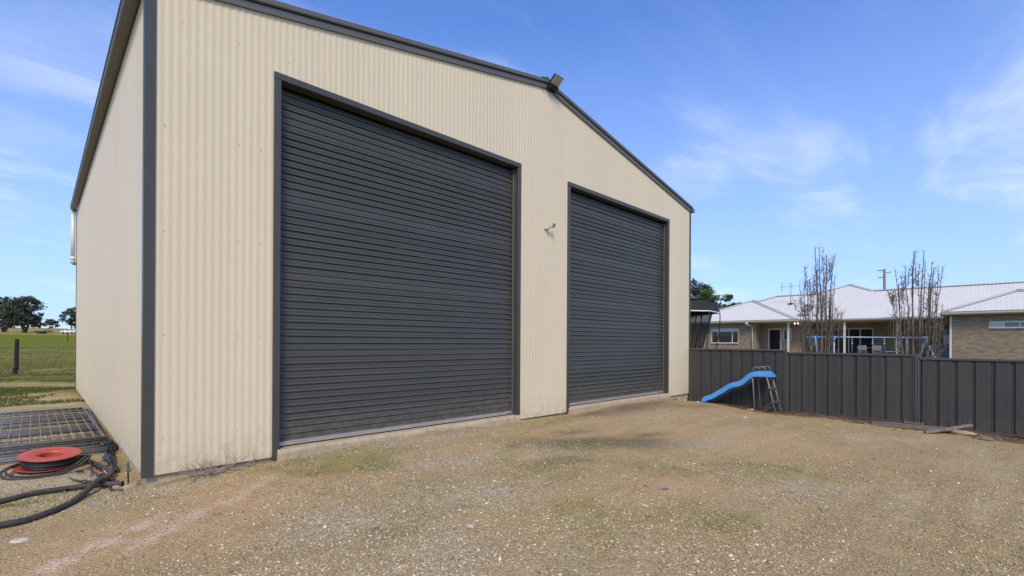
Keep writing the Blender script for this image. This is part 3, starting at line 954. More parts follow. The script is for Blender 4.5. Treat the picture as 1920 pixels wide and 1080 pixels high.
SLAT_W = 4.0
slat_me = []
for seam in (False, True):
    prof, p = slat_prof(seam)
    mb = MB()
    pts = [(v, -f * p) for v, f in prof]
    vsl = []; fsl = []
    nseg = 1
    for (v, z) in pts:
        vsl += [(-SLAT_W / 2, v, z), (SLAT_W / 2, v, z)]
    for i in range(len(pts) - 1):
        fsl.append((2 * i, 2 * i + 1, 2 * i + 3, 2 * i + 2))
    mb.add(vsl, [f[::-1] for f in fsl], False)
    slat_me.append(mb.mesh('slat', M['slat']))
VDOOR = 0.105
for di, (d0, d1) in enumerate(DOORS):
    dr = bpy.data.objects.new('roller_door', None); col.objects.link(dr); dr.parent = shed
    uc = (d0 + d1) / 2
    dr.location = (uc - 6.0, 0, 0)
    z = 4.285
    i = 0
    while z > .075:
        seam = (i % 11) in (2, 3) if di == 0 else (i % 11) in (2, 7)
        s_ = link('slat', slat_me[1 if seam else 0], dr, (0, VDOOR + random.uniform(-.0006, .0006), z))
        s_.rotation_euler = ((.11 if seam else 0) + random.gauss(0, .013) + .02 * math.sin(i * .55 + di), 0, random.uniform(-.0005, .0005))
        z -= .0862; i += 1
    zbot = z
    i0, i1 = d0 + TW - .002, d1 - TW + .002
    # curtain bending back on to the drum
    mb = MB()
    pr = [(.105, 4.285), (.108, 4.31), (.125, 4.345), (.16, 4.375), (.22, 4.39)]
    for (a_, b_), (c_, d_) in zip(pr[:-1], pr[1:]):
        mb.add([(i0 + .03, a_, b_), (i1 - .03, a_, b_), (i1 - .03, c_, d_), (i0 + .03, c_, d_)], [(0, 1, 2, 3)], True)
    mb.build('drum_curtain', M['slat'], dr)
    mb = MB(); mb.box(i0, i1, .24, .26, 4.1, 4.6); mb.build('drum_shadow_board', M['dark'], dr)  # near-black board paints the shade inside the drum recess
    # bottom bar and seal
    mb = MB()
    prf = [(VDOOR - .018, .020), (VDOOR - .020, .024), (VDOOR - .020, .062), (VDOOR - .004, .074), (VDOOR + .02, .074), (VDOOR + .02, .020)]
    mb.extrude(prf, i0 + .035, i1 - .035, lambda p, t: (t, p[0], p[1]))
    mb.build('bottom_bar', M['alu'], dr)
    mb = MB(); mb.box(i0 + .035, i1 - .035, VDOOR - .008, VDOOR + .018, .004, .0195); mb.build('rubber_seal', M['rubber'], dr)
    mb = MB(); mb.box(i1 - .17, i1 - .10, VDOOR - .034, VDOOR - .0205, .050, .078, bev=.003); mb.tube([(i1 - .135, VDOOR - .034, .064), (i1 - .135, VDOOR - .05, .064)], .010, 8); mb.build('lock', M['alu'], dr)
    # guides
    for s0, s1 in ((i0, i0 + .036), (i1 - .036, i1)):
        mb = MB(); mb.box(s0 + .003, s1 - .003, .072, .092, .005, 4.36, bev=.002); mb.box(s0 + .003, s1 - .003, .118, .135, .005, 4.36)
        mb.build('guide_track', M['galv'], dr)
    # trims
    for nm, s0, s1 in (('jamb_trim', d0, d0 + TW), ('jamb_trim', d1 - TW, d1)):
        mb = MB(); mb.box(s0, s1, -.024, .14, ZB - .02, DH - TW - .0015, bev=.003); mb.build(nm, M['trim'], dr)
    mb = MB(); mb.box(d0 - .001, d1 + .001, -.026, .14, DH - TW, DH, bev=.003); mb.build('head_trim', M['trim'], dr)
    # rivets on the trims
    mb = MB()
    for s0 in (d0 + TW * .7, d1 - TW * .7):
        for zz in np.arange(.3, 4.4, .62):
            mb.lathe((0, 0, 0), [(0, 0)], 3) if False else None
            mb.obox((s0, -.0255, zz), (1, 0, 0), (0, 1, 0), (0, 0, 1), .004, .0022, .004)
    mb.build('rivets', M['galv'], dr)

# corner flashings
for (u0, u1, vv0, vv1) in ((-.014, .078, -.014, .002), (W - .065, W + .014, -.014, .002)):
    mb = MB()
    prf = [(u0, vv0), (u1, vv0), (u1, .004)]
    if u0 < 1: prf = [(-.014, -.014), (.078, -.014), (.078, -.010), (-.010, -.010), (-.010, .086), (-.014, .086)]
    else: prf = [(W + .014, -.014), (W + .014, .086), (W + .010, .086), (W + .010, -.010), (W - .066, -.010), (W - .066, -.014)]
    mb.extrude(prf, ZB - .015, EAVE + .02, lambda p, t: (p[0], p[1], t))
    mb.build('corner_flashing', M['trim'], shed)
for u in (0, W):
    mb = MB()
    sg = -1 if u == 0 else 1
    mb.box(u - .012, u + .012, L - .08, L + .012, ZB - .015, EAVE + .02)
    mb.build('corner_flashing', M['trim'], shed)

# barge: lower flashing, gap, rolled capping, each side of the apex
for sgn, ua, ub in ((1, -.03, 6.0), (-1, W + .03, 6.0)):
    def zz(u): return EAVE + SL * (u if sgn > 0 else W - u)
    for nm, lo, hi, vf, mm_, lowb in (('barge_flashing', .0, .078, -.030, 'barge', 0), ('barge_cap', .092, .168, -.058, 'barge', 1), ('barge_gap_shade', .06, .10, -.012, 'dark', 0)):  # last strip is coloured dark to paint the shadow line in the gap
        mb = MB()
        a, b = (ua, ub)
        P = []
        for u in (a, b):
            z0 = zz(u)
            if lowb:
                P.append([(u, vf + .01, z0 + lo), (u, vf, z0 + lo + .012), (u, vf, z0 + hi - .014), (u, vf + .016, z0 + hi), (u, .25, z0 + hi), (u, .25, z0 + hi - .02), (u, .0, z0 + lo)])
            else:
                P.append([(u, vf, z0 + lo), (u, vf, z0 + hi), (u, .02, z0 + hi), (u, .02, z0 + lo)])
        n = len(P[0])
        F = [(i, (i + 1) % n, n + (i + 1) % n, n + i) for i in range(n)]
        F += [tuple(range(n))[::-1], tuple(range(n, 2 * n))]
        mb.add(P[0] + P[1], F)
        mb.build(nm, M[mm_], shed)
# ridge cap end
mb = MB()
mb.extrude([(6 - .16, APEX + .14), (6 - .03, APEX + .178), (6, APEX + .205), (6 + .03, APEX + .178), (6 + .16, APEX + .14), (6, APEX + .165)], -.062, L + .05, lambda p, t: (p[0], t, p[1]))
mb.build('ridge_cap', M['barge'], shed)

# roof sheets, ribs running down the slope
nsh = 16; wsh = (L + .02) / nsh
for sgn in (1, -1):
    mb = MB()
    ts = np.linspace(0, wsh, 41)
    u0, u1 = (-.05, 6.0) if sgn > 0 else (W + .05, 6.0)
    for p, q in zip(ts[:-1], ts[1:]):
        mb.add([(u0 - 6, p, EAVE + SL * (-.05) + .15 + corr(p)), (u1 - 6, p, APEX + .15 + corr(p)), (u1 - 6, q, APEX + .15 + corr(q)), (u0 - 6, q, EAVE + SL * (-.05) + .15 + corr(q))], [(0, 1, 2, 3)], True)
    me = mb.mesh('roof_sheet', M['barge'])
    for i in range(nsh):
        link('roof_sheet', me, shed, (0, i * wsh - .01, 0))

# eaves gutters
for sgn, ub in ((-1, 0.0), (1, W)):
    mb = MB()
    prf = [(.012, .004), (.055, -.004), (.118, .004), (.128, .016), (.128, .085), (.140, .092), (.140, .104), (.122, .104), (.118, .096), (.118, .022), (.05, .006), (.02, .012), (.02, .135), (.012, .135)]
    mb.extrude(prf, -.055, L + .06, lambda p, t: (ub + sgn * p[0], t, EAVE - .002 + p[1]))
    mb.build('eaves_gutter', M['barge'], shed)
    mb = MB(); mb.box(min(ub, ub + sgn * .13), max(ub, ub + sgn * .13), -.061, -.0555, EAVE, EAVE + .11); mb.build('gutter_stop_end', M['barge'], shed)
    mb = MB()
    for t in np.arange(.6, L, 1.2):
        mb.box(min(ub + sgn * .02, ub + sgn * .118), max(ub + sgn * .02, ub + sgn * .118), t, t + .02, EAVE + .088, EAVE + .094)
    mb.build('gutter_bracket', M['galv'], shed)
# white stormwater pipe at the far end of the left gutter
mb = MB()
px_, py_ = -.078, L - .06
path = [(px_, py_, EAVE + .0), (px_, py_, 3.56)]
mb.tube(path, .046, 14)
for (z0, z1, rr_) in ((4.80, 4.87, .050), (3.50, 3.60, .053)):
    mb.tube([(px_, py_, z1), (px_, py_, z0)], rr_, 14)
el = [(px_, py_ + .05 * (1 - math.cos(t)) * 1.3, 3.50 - .06 * math.sin(t)) for t in np.linspace(0, PI / 2, 6)]
el += [(px_ + .02, py_ + .22, 3.44), (px_ + .25, py_ + .30, 3.43), (px_ + 1.2, py_ + .34, 3.42)]
mb.tube(el, .048, 14)
mb.build('downpipe', M['pvc'], shed, label='white plastic pipe dropping from the far end of the gutter')

# cladding screws in rows on the girts
mb = MB()
for zrow in (.28, 1.35, 2.42, 3.5):
    u = .12
    k = 0
    while u < 11.9:
        if not any(d0 - .05 < u < d1 + .05 for d0, d1 in DOORS):
            uu = round(u / PITCH) * PITCH
            mb.tube([(uu, -.001, zrow), (uu, -.0105, zrow)], .0042, 6)
        u += (PITCH * 3 if k % 3 else PITCH * 9); k += 1
u = .3
while u < 11.7:
    mb.tube([(round(u / PITCH) * PITCH, -.001, 4.63), (round(u / PITCH) * PITCH, -.0085, 4.63)], .0036, 6); u += PITCH * 7
mb.build('cladding_screws', mat('screw_heads', (.40, .33, .23), .6), shed, kind='stuff')

# ------------------------------------------------------------------ floodlight and sensor on the shed
fl = thing('floodlight', 'black flat floodlight tilted down at the peak of the shed gable', 'floodlight', (6.03, -.05, 6.06))
c0 = Vector((6.12, -.185, 6.165)); ax = Vector((1, 0, 0)); up = Vector((0, -.125, .10)).normalized(); nr = ax.cross(up)   # faces out and down
mb = MB(); mb.obox(c0 - nr * .022, ax, up, nr, .118, .085, .020); mb.build('housing', M['black'], fl)
mb = MB(); mb.obox(c0 + nr * .001, ax, up, nr, .110, .077, .004); mb.build('lens', M['lamp_frame'], fl)
mb = MB(); mb.obox(c0 + nr * .0056 + up * .004, ax, up, nr, .072, .055, .002); mb.build('led_field', M['lamp_lens'], fl)
mb = MB(); mb.obox(c0 - up * .125 - nr * .01, ax, up, nr, .105, .042, .045); mb.build('driver_box', M['black'], fl)
mb = MB()
for sx in (-.09, .09):
    mb.bar((6.12 + sx, -.028, 6.045), (6.12 + sx, -.11, 6.06), .012, .03)
mb.box(6.0, 6.24, -.040, -.0305, 6.025, 6.075); mb.build('bracket', M['black'], fl)
mb = MB(); mb.tube([(6.06, -.05, 6.06), (6.0, -.07, 6.03), (5.95, -.036, 6.02), (5.9, -.033, 6.0)], .006, 6); mb.build('cable', M['black'], fl)

se = thing('motion_sensor', 'small beige motion sensor on the wall between the roller doors', 'sensor', (6.02, -.006, 3.45))
SZ = 3.45
mb = MB(); mb.box(5.985, 6.075, -.026, -.003, SZ - .04, SZ + .045, bev=.006)
mb.build('backplate', M['sensorplastic'], se)
mb = MB()
mb.add([(5.995, -.027, SZ - .035), (6.07, -.027, SZ - .035), (6.07, -.027, SZ + .035), (5.995, -.027, SZ + .035), (6.02, -.085, SZ - .03), (6.07, -.085, SZ - .03), (6.07, -.085, SZ + .012), (6.02, -.085, SZ + .012)],
       [(0, 3, 2, 1), (4, 5, 6, 7), (0, 1, 5, 4), (1, 2, 6, 5), (2, 3, 7, 6), (3, 0, 4, 7)])
mb.build('arm', M['sensorplastic'], se)
ax2 = Vector((.95, -.25, .1)).normalized(); nz = Vector((.25, -.75, -.55)).normalized(); ay2 = nz.cross(ax2).normalized(); ax2 = ay2.cross(nz)
cs = Vector((6.115, -.12, SZ + .04))
mb = MB(); mb.obox(cs, ax2, ay2, nz, .034, .050, .022); mb.build('head', M['sensorplastic'], se)
mb = MB(); mb.obox(cs + nz * .0235, ax2, ay2, nz, .023, .034, .002); mb.build('lens', M['grey'], se)
mb = MB(); mb.tube([(6.055, -.085, SZ - .01), (6.09, -.105, SZ + .03)], .012, 8); mb.build('swivel', M['sensorplastic'], se)

# ------------------------------------------------------------------ fence beside the shed
fence = thing('steel_fence', 'charcoal steel panel fence running from the shed corner past the slide', 'fence', (12.0, -3.6, -.35))
PANELS = [(0.0, -2.40, 1.155, -.315), (-2.40, -4.80, 1.095, -.35), (-4.80, -7.20, 1.03, -.395), (-7.20, -9.60, .97, -.44)]


def infill_mesh(h):
    """three-pan steel sheet 0.79 wide: wide flat pans between narrow recessed valleys"""
    mb = MB()
    pw = .79 / 3
    xs = []
    for k in range(3):
        o = k * pw
        xs += [(o, .021), (o + .012, .021), (o + .016, .015), (o + .026, .015), (o + .030, .021), (o + .042, .021), (o + .056, .0), (o + .062, -.002), (o + .10, -.0015), (o + .105, .0), (o + .15, -.0005), (o + .155, .001), (o + .20, -.001), (o + pw - .024, -.002), (o + pw - .014, .0)]
    xs.append((.79, .021))
    for (a, da), (b, db) in zip(xs[:-1], xs[1:]):
        mb.add([(da, -a, 0), (db, -b, 0), (db, -b, h), (da, -a, h)], [(0, 3, 2, 1)])
    return mb


fb = wloc(fence)
for (v0, v1, zt, zb) in PANELS:
    h = zt - zb - .06
    for k in range(3):
        mbm = infill_mesh(h)
        o = link('infill_sheet', mbm.mesh('infill_sheet', M['fence']), fence, (11.985 - fb.x, v0 - .028 - k * .782 - fb.y, zb + .03 - fb.z))
    mb = MB()
    mb.box(11.962, 12.025, v1 + .02, v0 - .02, zt - .048, zt, bev=.008)
    mb.build('top_rail', M['fencecap'], fence)
    mb = MB()
    mb.box(11.966, 12.022, v1 + .02, v0 - .02, zb, zb + .055, bev=.006)
    mb.build('bottom_rail', M['fence'], fence)
for i, v in enumerate([-.03, -2.40, -4.80, -7.20, -9.60]):
    zt = PANELS[min(i, 3)][2] if i == 0 else PANELS[i - 1][2]
    zb = gz(12, v) - .25
    mb = MB()
    mb.box(11.955, 12.032, v - .012, v + .028, zb, zt + .003, bev=.004)
    mb.box(11.962, 12.027, v - .052, v - .0135, zb, (PANELS[min(i, 3)][2] if i else zt) + .002, bev=.004)
    mb.box(11.970, 12.02, v + .0295, v + .062, zb, zt + .001, bev=.004)
    mb.build('post', M['fencecap'], fence)

# ------------------------------------------------------------------ slide
sl = thing('garden_slide', 'blue plastic wavy slide with grey ladder against the fence', 'slide', (11.5, -1.4, -.32))
U0, U1 = 11.46, 11.86
prof = [(-.645, -.335), (-.650, -.255), (-.685, -.195), (-.78, -.150), (-.90, -.095), (-1.03, -.01), (-1.17, .083), (-1.30, .178), (-1.40, .220), (-1.50, .248), (-1.62, .308), (-1.72, .402), (-1.80, .474), (-1.87, .502), (-1.96, .510), (-2.12, .512)]
# smooth the run
pp = []
for i in range(len(prof) - 1):
    p0 = prof[max(i - 1, 0)]; p1 = prof[i]; p2 = prof[i + 1]; p3 = prof[min(i + 2, len(prof) - 1)]
    for t in (0, .33, .66):
        q = []
        for a in range(2):
            q.append(.5 * ((2 * p1[a]) + (-p0[a] + p2[a]) * t + (2 * p0[a] - 5 * p1[a] + 4 * p2[a] - p3[a]) * t * t + (-p0[a] + 3 * p1[a] - 3 * p2[a] + p3[a]) * t ** 3))
        pp.append(q)
pp.append(prof[-1])
mb = MB()
sec = lambda v, z, nx, nz: [(U0 - .014, 0), (U0, .104), (U0 + .012, .118), (U0 + .028, .118), (U0 + .038, .105), (U0 + .052, .03), (U1 - .052, .03), (U1 - .038, .105), (U1 - .028, .118), (U1 - .012, .118), (U1, .104), (U1 + .014, 0)]
rows = []
for i, (v, z) in enumerate(pp):
    a = pp[max(i - 1, 0)]; b = pp[min(i + 1, len(pp) - 1)]
    d = Vector((b[0] - a[0], b[1] - a[1])).normalized(); nx_, nz_ = d.y, -d.x
    if nz_ < 0: nx_, nz_ = -nx_, -nz_
    if i < 5: nx_, nz_ = (.75, .45) if i > 2 else (.9, .15)
    rows.append([(u, v + nx_ * h, z + nz_ * h) for (u, h) in sec(v, z, nx_, nz_)])
n = 12
V = [p for r_ in rows for p in r_]
F = []
for i in range(len(rows) - 1):
    for j in range(n - 1):
        F.append((i * n + j, i * n + j + 1, (i + 1) * n + j + 1, (i + 1) * n + j))
mb.add(V, F, True)
mb.build('chute', M['blue'], sl)
mb = MB()
# sloping end apron of the platform with an embossed tread
ze = .512
A_ = [(U0 - .012, -2.122, ze), (U1 + .012, -2.122, ze), (U1, -2.122, ze + .108), (U0, -2.122, ze + .108), (U0 - .012, -2.235, ze - .002), (U1 + .012, -2.235, ze - .002)]
mb.add(A_, [(3, 2, 5, 4), (0, 3, 4), (1, 5, 2), (0, 4, 5, 1)])
mb.build('platform_apron', M['blue'], sl)
mb = MB()
for t in (.25, .5, .75):
    a = Vector(A_[3]).lerp(Vector(A_[4]), t); b = Vector(A_[2]).lerp(Vector(A_[5]), t)
    mb.bar(a.lerp(b, .12) + Vector((0, -.003, .003)), a.lerp(b, .88) + Vector((0, -.003, .003)), .012, .006)
mb.build('tread_ribs', M['blue'], sl)
for u in (U0 + .01, U1 - .01):
    mb = MB()
    hr = [(u, -1.83, .62), (u, -1.83, .685), (u, -1.85, .712), (u, -1.89, .725), (u, -2.02, .742), (u, -2.06, .735), (u, -2.085, .705), (u, -2.09, .63)]
    mb.tube(hr, .0125, 8); mb.build('handrail', M['steeltube'], sl)
    mb = MB(); g = gz(u, -1.87)
    mb.tube([(u, -1.80, .47), (u, -1.83, .36), (u + .0, -1.87, g - .03)], .0155, 8); mb.build('leg', M['steeltube'], sl)
    mb = MB(); g = gz(u, -2.36)
    mb.tube([(u, -2.13, .53), (u, -2.345, g - .03)], .0165, 8); mb.build('ladder_rail', M['steeltube'], sl)
for zs in (.235, -.075):
    t = (.53 - zs) / (.53 + .33); v = -2.13 - .215 * t
    mb = MB(); mb.box(U0 - .05, U1 + .05, v - .048, v + .030, zs - .016, zs + .016, bev=.01); mb.build('ladder_step', M['step'], sl)
# ------------------------------------------------------------------ hose reel, pipes and mesh panels left of the shed
GZ = gz
rc = Vector((-.655, 1.80, 0)); rz = GZ(rc.x, rc.y)
rl = thing('hose_reel', 'red plastic reel of black hose lying flat beside the shed', 'reel', (rc.x, rc.y, rz))


def torus_stack(mb, c, r, tr, z, n=36, k=8, wob=0.0):
    pts = []
    for i in range(n + 1):
        t = 2 * PI * i / n
        rr_ = r + wob * math.sin(3 * t + z * 50)
        pts.append((c.x + rr_ * math.cos(t), c.y + rr_ * math.sin(t), c.z + z + wob * .6 * math.sin(2 * t + r * 9)))
    mb.tube(pts, tr, k, cap=False)


mb = MB()   # lower flange, tilted a little outwards by the coil
mb.lathe((rc.x - .045, rc.y + .0, rz), [(.09, .012), (.24, .010), (.268, .022), (.272, .032), (.262, .030), (.24, .02), (.09, .022)], 48, close=True)
mb.build('lower_flange', M['red'], rl)
mb = MB()
mb.lathe((rc.x, rc.y, rz), [(.0, .05), (.088, .05), (.100, .065), (.122, .140), (.136, .150), (.262, .152), (.274, .149), (.277, .142), (.272, .137), (.13, .137), (.112, .12), (.085, .040), (.0, .040)], 56, close=False)
mb.build('upper_flange', M['red'], rl)
mb = MB(); mb.lathe((rc.x, rc.y, rz), [(.165, .1525), (.169, .1540), (.173, .1525)], 56); mb.build('flange_rib', M['red'], rl)
mb = MB(); mb.lathe((rc.x, rc.y, rz), [(.1, .012), (.1, .137)], 24); mb.build('drum', M['red'], rl)
mb = MB()
for k, z in enumerate((.040, .060, .080, .100, .120)):
    for r in ((.235, .215) if k in (0, 4) else (.245, .222)):
        torus_stack(mb, Vector((rc.x, rc.y, rz)), r - .008 * (k % 2), .0118, z, wob=.004)
mb.build('hose_coil', M['coil'], rl)
mb = MB(); mb.tube([(rc.x + .03, rc.y - .06, rz + .060), (rc.x - .02, rc.y, rz + .070), (rc.x + .0, rc.y + .07, rz + .062)], .016, 8); mb.build('axle_stub', M['black'], rl)
mb = MB()   # two loose turns sagging off the reel
for k, (dz, rr_) in enumerate(((.035, .30), (.02, .33))):
    pts = []
    for i in range(31):
        t = R(40) - 2 * PI * i / 30 * .82
        ex = 1 + .30 * max(0, math.cos(t - R(205))) ** 2
        pts.append((rc.x + .02 + rr_ * ex * math.cos(t), rc.y - .10 + rr_ * ex * math.sin(t) * 1.0, GZ(rc.x + rr_ * math.cos(t), rc.y + rr_ * math.sin(t)) + dz + .10 * max(0, math.cos(t - R(-20))) ** 3))
    mb.tube(pts, .0125, 8)
mb.build('loose_hose', M['hose'], rl)
rl.rotation_euler = (R(6.5), R(1.5), 0)
rl.location.z += .03


def sm(pts, k=6):
    out = []
    P = [Vector(p) for p in pts]
    for i in range(len(P) - 1):
        p0 = P[max(i - 1, 0)]; p1 = P[i]; p2 = P[i + 1]; p3 = P[min(i + 2, len(P) - 1)]
        for j in range(k):
            t = j / k
            out.append(.5 * ((2 * p1) + (-p0 + p2) * t + (2 * p0 - 5 * p1 + 4 * p2 - p3) * t * t + (-p0 + 3 * p1 - 3 * p2 + p3) * t ** 3))
    out.append(P[-1])
    return out


def ground_pipe(name, pts, r, m, label, cat, lift=0.0, open_end=False):
    q = sm([(x, y, GZ(x, y) + r * .9 + lift + (p[0] if p else 0)) for (x, y, *p) in pts])
    base = Vector((q[len(q) // 2].x, q[len(q) // 2].y, GZ(q[len(q) // 2].x, q[len(q) // 2].y)))
    mb = MB()
    if open_end:
        mb.tube(q, r, 14, cap=False)
        q2 = [q[-1], q[-2], q[-3]]
        mb.tube(q2, r * .82, 14, cap=False)
        d = (q[-1] - q[-2]).normalized(); a = d.orthogonal().normalized(); b = d.cross(a)
        ring = []
        for rr_ in (r, r * .82):
            ring += [q[-1] + (a * math.cos(2 * PI * k / 24) + b * math.sin(2 * PI * k / 24)) * rr_ for k in range(24)]
        mb.add(ring, [(k, (k + 1) % 24, 24 + (k + 1) % 24, 24 + k) for k in range(24)])
    else:
        mb.tube(q, r, 14)
    return mb.solo(name, m, base, label, cat)


ground_pipe('poly_pipe', [(-1.9, .2), (-1.3, .29), (-1.0, .33), (-.80, .43), (-.55, .47), (-.33, .42, .01), (-.22, .34, .012), (-.135, .285, .01)], .027, M['hose'],
            'straight thick black pipe with an open end pointing at the shed corner', 'pipe', open_end=True)
ground_pipe('bent_pipe', [(-2.2, -.5), (-1.4, -.55), (-.97, -.52), (-.79, -.47), (-.56, -.21), (-.42, .12, .02), (-.33, .33, .062), (-.24, .62, .03), (-.175, .90, .02), (-.20, 1.22, .015), (-.29, 1.72), (-.38, 2.16)], .027, M['hose'],
            'thick black pipe kinked sharply as it curves towards the red reel', 'pipe')


def mesh_panel(dx, dy, ang, z, label, sub, top=False):
    """welded wire panel in a tube frame, lying flat; width along x, length along y"""
    t = thing('mesh_panel', label, 'mesh panel', (-1.16 + dx, 4.85 + dy, z), 'mesh panels stacked flat beside the shed')
    t.rotation_euler = (0, 0, ang)
    hw, hl, r = 1.06, 2.02, .019

    def part(name, mbx, m): 
        o = link(name, mbx.mesh(name, m), t); return o
    for y in (-hl, hl):
        b = MB(); b.tube([(-hw, y, 0), (hw, y, 0)], r, 8); part('frame_tube', b, M['galv'])
    for x in (-hw, hw):
        b = MB(); b.tube([(x, -hl, 0), (x, hl, 0)], r, 8); part('frame_tube', b, M['galv'])
    for y in sub:
        b = MB(); b.tube([(-hw + r, y, 0), (hw - r, y, 0)], r * .95, 8); part('cross_rail', b, M['galv'])
    for i in range(1, 20):
        x = -hw + 2 * hw * i / 20
        b = MB(); b.tube([(x, -hl, r + .002), (x, hl, r + .002)], .0042 if top else .0036, 5); part('wire', b, M['wire' if top else 'galv'])
    ny = 6 if top else 4
    for i in range(1, ny):
        y = -hl + 2 * hl * i / ny
        b = MB(); b.tube([(-hw, y, r + .010), (hw, y, r + .010)], .0034, 5); part('wire', b, M['wire' if top else 'galv'])
    return t


gp = max(GZ(-.3, 3), GZ(-1.2, 3), GZ(-.3, 6), GZ(-1.2, 6))
mesh_panel(-.03, -.10, .012, gp + .022, 'lowest of the stacked galvanised mesh panels, flat on the gravel', (-1.2, 0.1, 1.3))
mesh_panel(.05, .14, -.016, gp + .072, 'middle galvanised mesh panel, between two others in the flat stack', (-.95, .15, 1.1))
mesh_panel(.0, -.02, .006, gp + .125, 'topmost galvanised mesh panel of the flat stack beside the shed', (-1.02, -.86, .42, .60, 1.62), True)

# loose pipes at the near edge of the panels
lp = [(2.93, -.03, .024, 'galv', 'longest dull steel pipe, nearest to the mesh panels'), (2.70, -.05, .022, 'galv', 'second dull steel pipe from the mesh panels'),
      (2.50, -.03, .024, 'galv', 'third steel pipe from the mesh panels, touching the black sheeting'), (2.31, -.07, .020, 'galv', 'steel pipe lying nearest to the red reel')]
for i, (y, x1, r, m_, lab) in enumerate(lp):
    mb = MB()
    yo = .10 + .03 * i
    a = (-2.2, y + yo, GZ(-2, y) + r + .012); b = (x1, y, GZ(x1, y) + r + .012)
    mb.tube([a, ((a[0] + b[0]) / 2, (a[1] + b[1]) / 2, (a[2] + b[2]) / 2 - .002), b], r, 10)
    mb.solo('steel_pipe', M[m_], Vector(((a[0] + b[0]) / 2, (a[1] + b[1]) / 2, GZ(-1.1, y))), lab, 'pipe', 'loose steel pipes')

# crumpled black sheeting against the slab
mb = MB()
nu, nv = 26, 10
V = []
for i in range(nu):
    t = i / (nu - 1)
    y = 2.75 - 1.75 * t; xc = -.05 - .10 * t + .02 * math.sin(9 * t)
    for j in range(nv):
        s_ = j / (nv - 1) - .5
        wd = .13 * (1 - .55 * t) * (1 + .4 * math.sin(13 * t + 1))
        x = xc + s_ * wd
        h = .035 * abs(math.sin(17 * t + 5 * s_)) + .05 * math.exp(-(s_ * 3) ** 2) * (1 + .8 * math.sin(23 * t)) + random.uniform(-.008, .012)
        V.append((x, y + .03 * math.sin(20 * s_ + 8 * t), GZ(x, y) + .012 + max(h, 0) * (1 - .4 * t)))
F = [(i * nv + j, (i + 1) * nv + j, (i + 1) * nv + j + 1, i * nv + j + 1) for i in range(nu - 1) for j in range(nv - 1)]
mb.add(V, F, False)
mb.solo('plastic_sheeting', M['plastic_sheet'], Vector((-.08, 2.0, GZ(-.08, 2))), 'crumpled black plastic sheeting against the concrete edge of the shed', 'sheeting')

# heap of sprinkler fittings and thin tube
ft = thing('sprinkler_fittings', 'tangle of thin black tube and small red and silver fittings by the pipes', 'fittings', (-.28, .78, GZ(-.28, .78)))
for i in range(9):
    x, y = -.34 + random.uniform(-.13, .16), .75 + random.uniform(-.45, .5)
    pts = []
    a = random.uniform(0, 6.28)
    for k in range(5):
        pts.append((x, y, GZ(x, y) + .012 + random.uniform(0, .03)))
        a += random.uniform(-.9, .9); x += .06 * math.cos(a); y += .11 * math.sin(a); x = min(x, -.05)
    mb = MB(); mb.tube(sm(pts, 4), .0075, 6); mb.build('thin_tube', M['hose'], ft)
for (x, y, a, ln) in ((-.33, 1.25, 1.9, .26), (-.22, 1.15, 1.5, .24), (-.30, .92, 2.1, .16)):
    g = GZ(x, y) + .03
    mb = MB(); mb.tube([(x, y, g + .01), (x + ln * math.cos(a) * .4, y + ln * math.sin(a) * -1, g + .012)], .0085, 8); mb.build('riser', M['alu'], ft)
    mb = MB(); mb.tube([(x - .01, y + .03, g + .012), (x, y - .01, g + .012)], .013, 8); mb.build('cap', M['darkred'], ft)
for (x, y) in ((-.20, .62), (-.16, .48), (-.42, 1.3), (-.24, .95), (-.30, .60)):
    g = GZ(x, y) + .03
    mb = MB(); mb.lathe((x, y, g), [(0, 0), (.013, 0), (.013, .014), (.008, .02), (0, .02)], 10); mb.build('cap', M['darkred'], ft)
    mb = MB(); mb.tube([(x - .03, y + .02, g - .006), (x + .03, y - .02, g - .004)], .011, 8); mb.build('coupling', M['black'], ft)

# short standpipe beside the corner
sp_ = thing('water_tap', 'thin black standpipe with a small grey clamp at the shed corner', 'standpipe', (-.085, .345, GZ(-.085, .345)))
g = GZ(-.085, .345)
mb = MB(); mb.tube([(-.085, .345, g - .05), (-.087, .35, .02)], .007, 8); mb.build('riser', M['black'], sp_)
mb = MB(); mb.box(-.102, -.070, .335, .365, -.07, -.045, bev=.004); mb.box(-.098, -.076, .338, .362, -.095, -.055, bev=.004); mb.tube([(-.105, .35, -.058), (-.06, .35, -.058)], .006, 6); mb.build('clamp', M['galv'], sp_)
mb = MB(); mb.tube(sm([(-.07, .35, -.075), (-.04, .30, -.10), (-.005, .20, -.09), (.01, .12, -.07)], 5), .0025, 5); mb.build('tie_wire', M['galv'], sp_)


def rock(name, x, y, sx, sy, sz, m, label, cat='stone', seed=0, group=None, sink=.35):
    r_ = np.random.default_rng(seed)
    import bmesh
    bm = bmesh.new(); bmesh.ops.create_icosphere(bm, subdivisions=3, radius=1)
    pls = [(Vector(r_.normal(0, 1, 3)).normalized(), r_.uniform(.62, .95)) for _ in range(14)]
    for v in bm.verts:
        for nrm, dd in pls:
            k = v.co.dot(nrm)
            if k > dd: v.co -= nrm * (k - dd)
        v.co *= 1 + r_.uniform(-.03, .03)
    th = r_.uniform(0, 6.28); c, s_ = math.cos(th), math.sin(th)
    g = GZ(x, y)
    for v in bm.verts:
        a, b = v.co.x * sx, v.co.y * sy
        v.co = Vector((a * c - b * s_, a * s_ + b * c, v.co.z * sz + sz * (1 - sink * 2)))
    me = bpy.data.meshes.new(name); bm.to_mesh(me); bm.free(); me.materials.append(m)
    o = link(name, me, None, (x, y, g))
    return tag(o, label, cat, group)


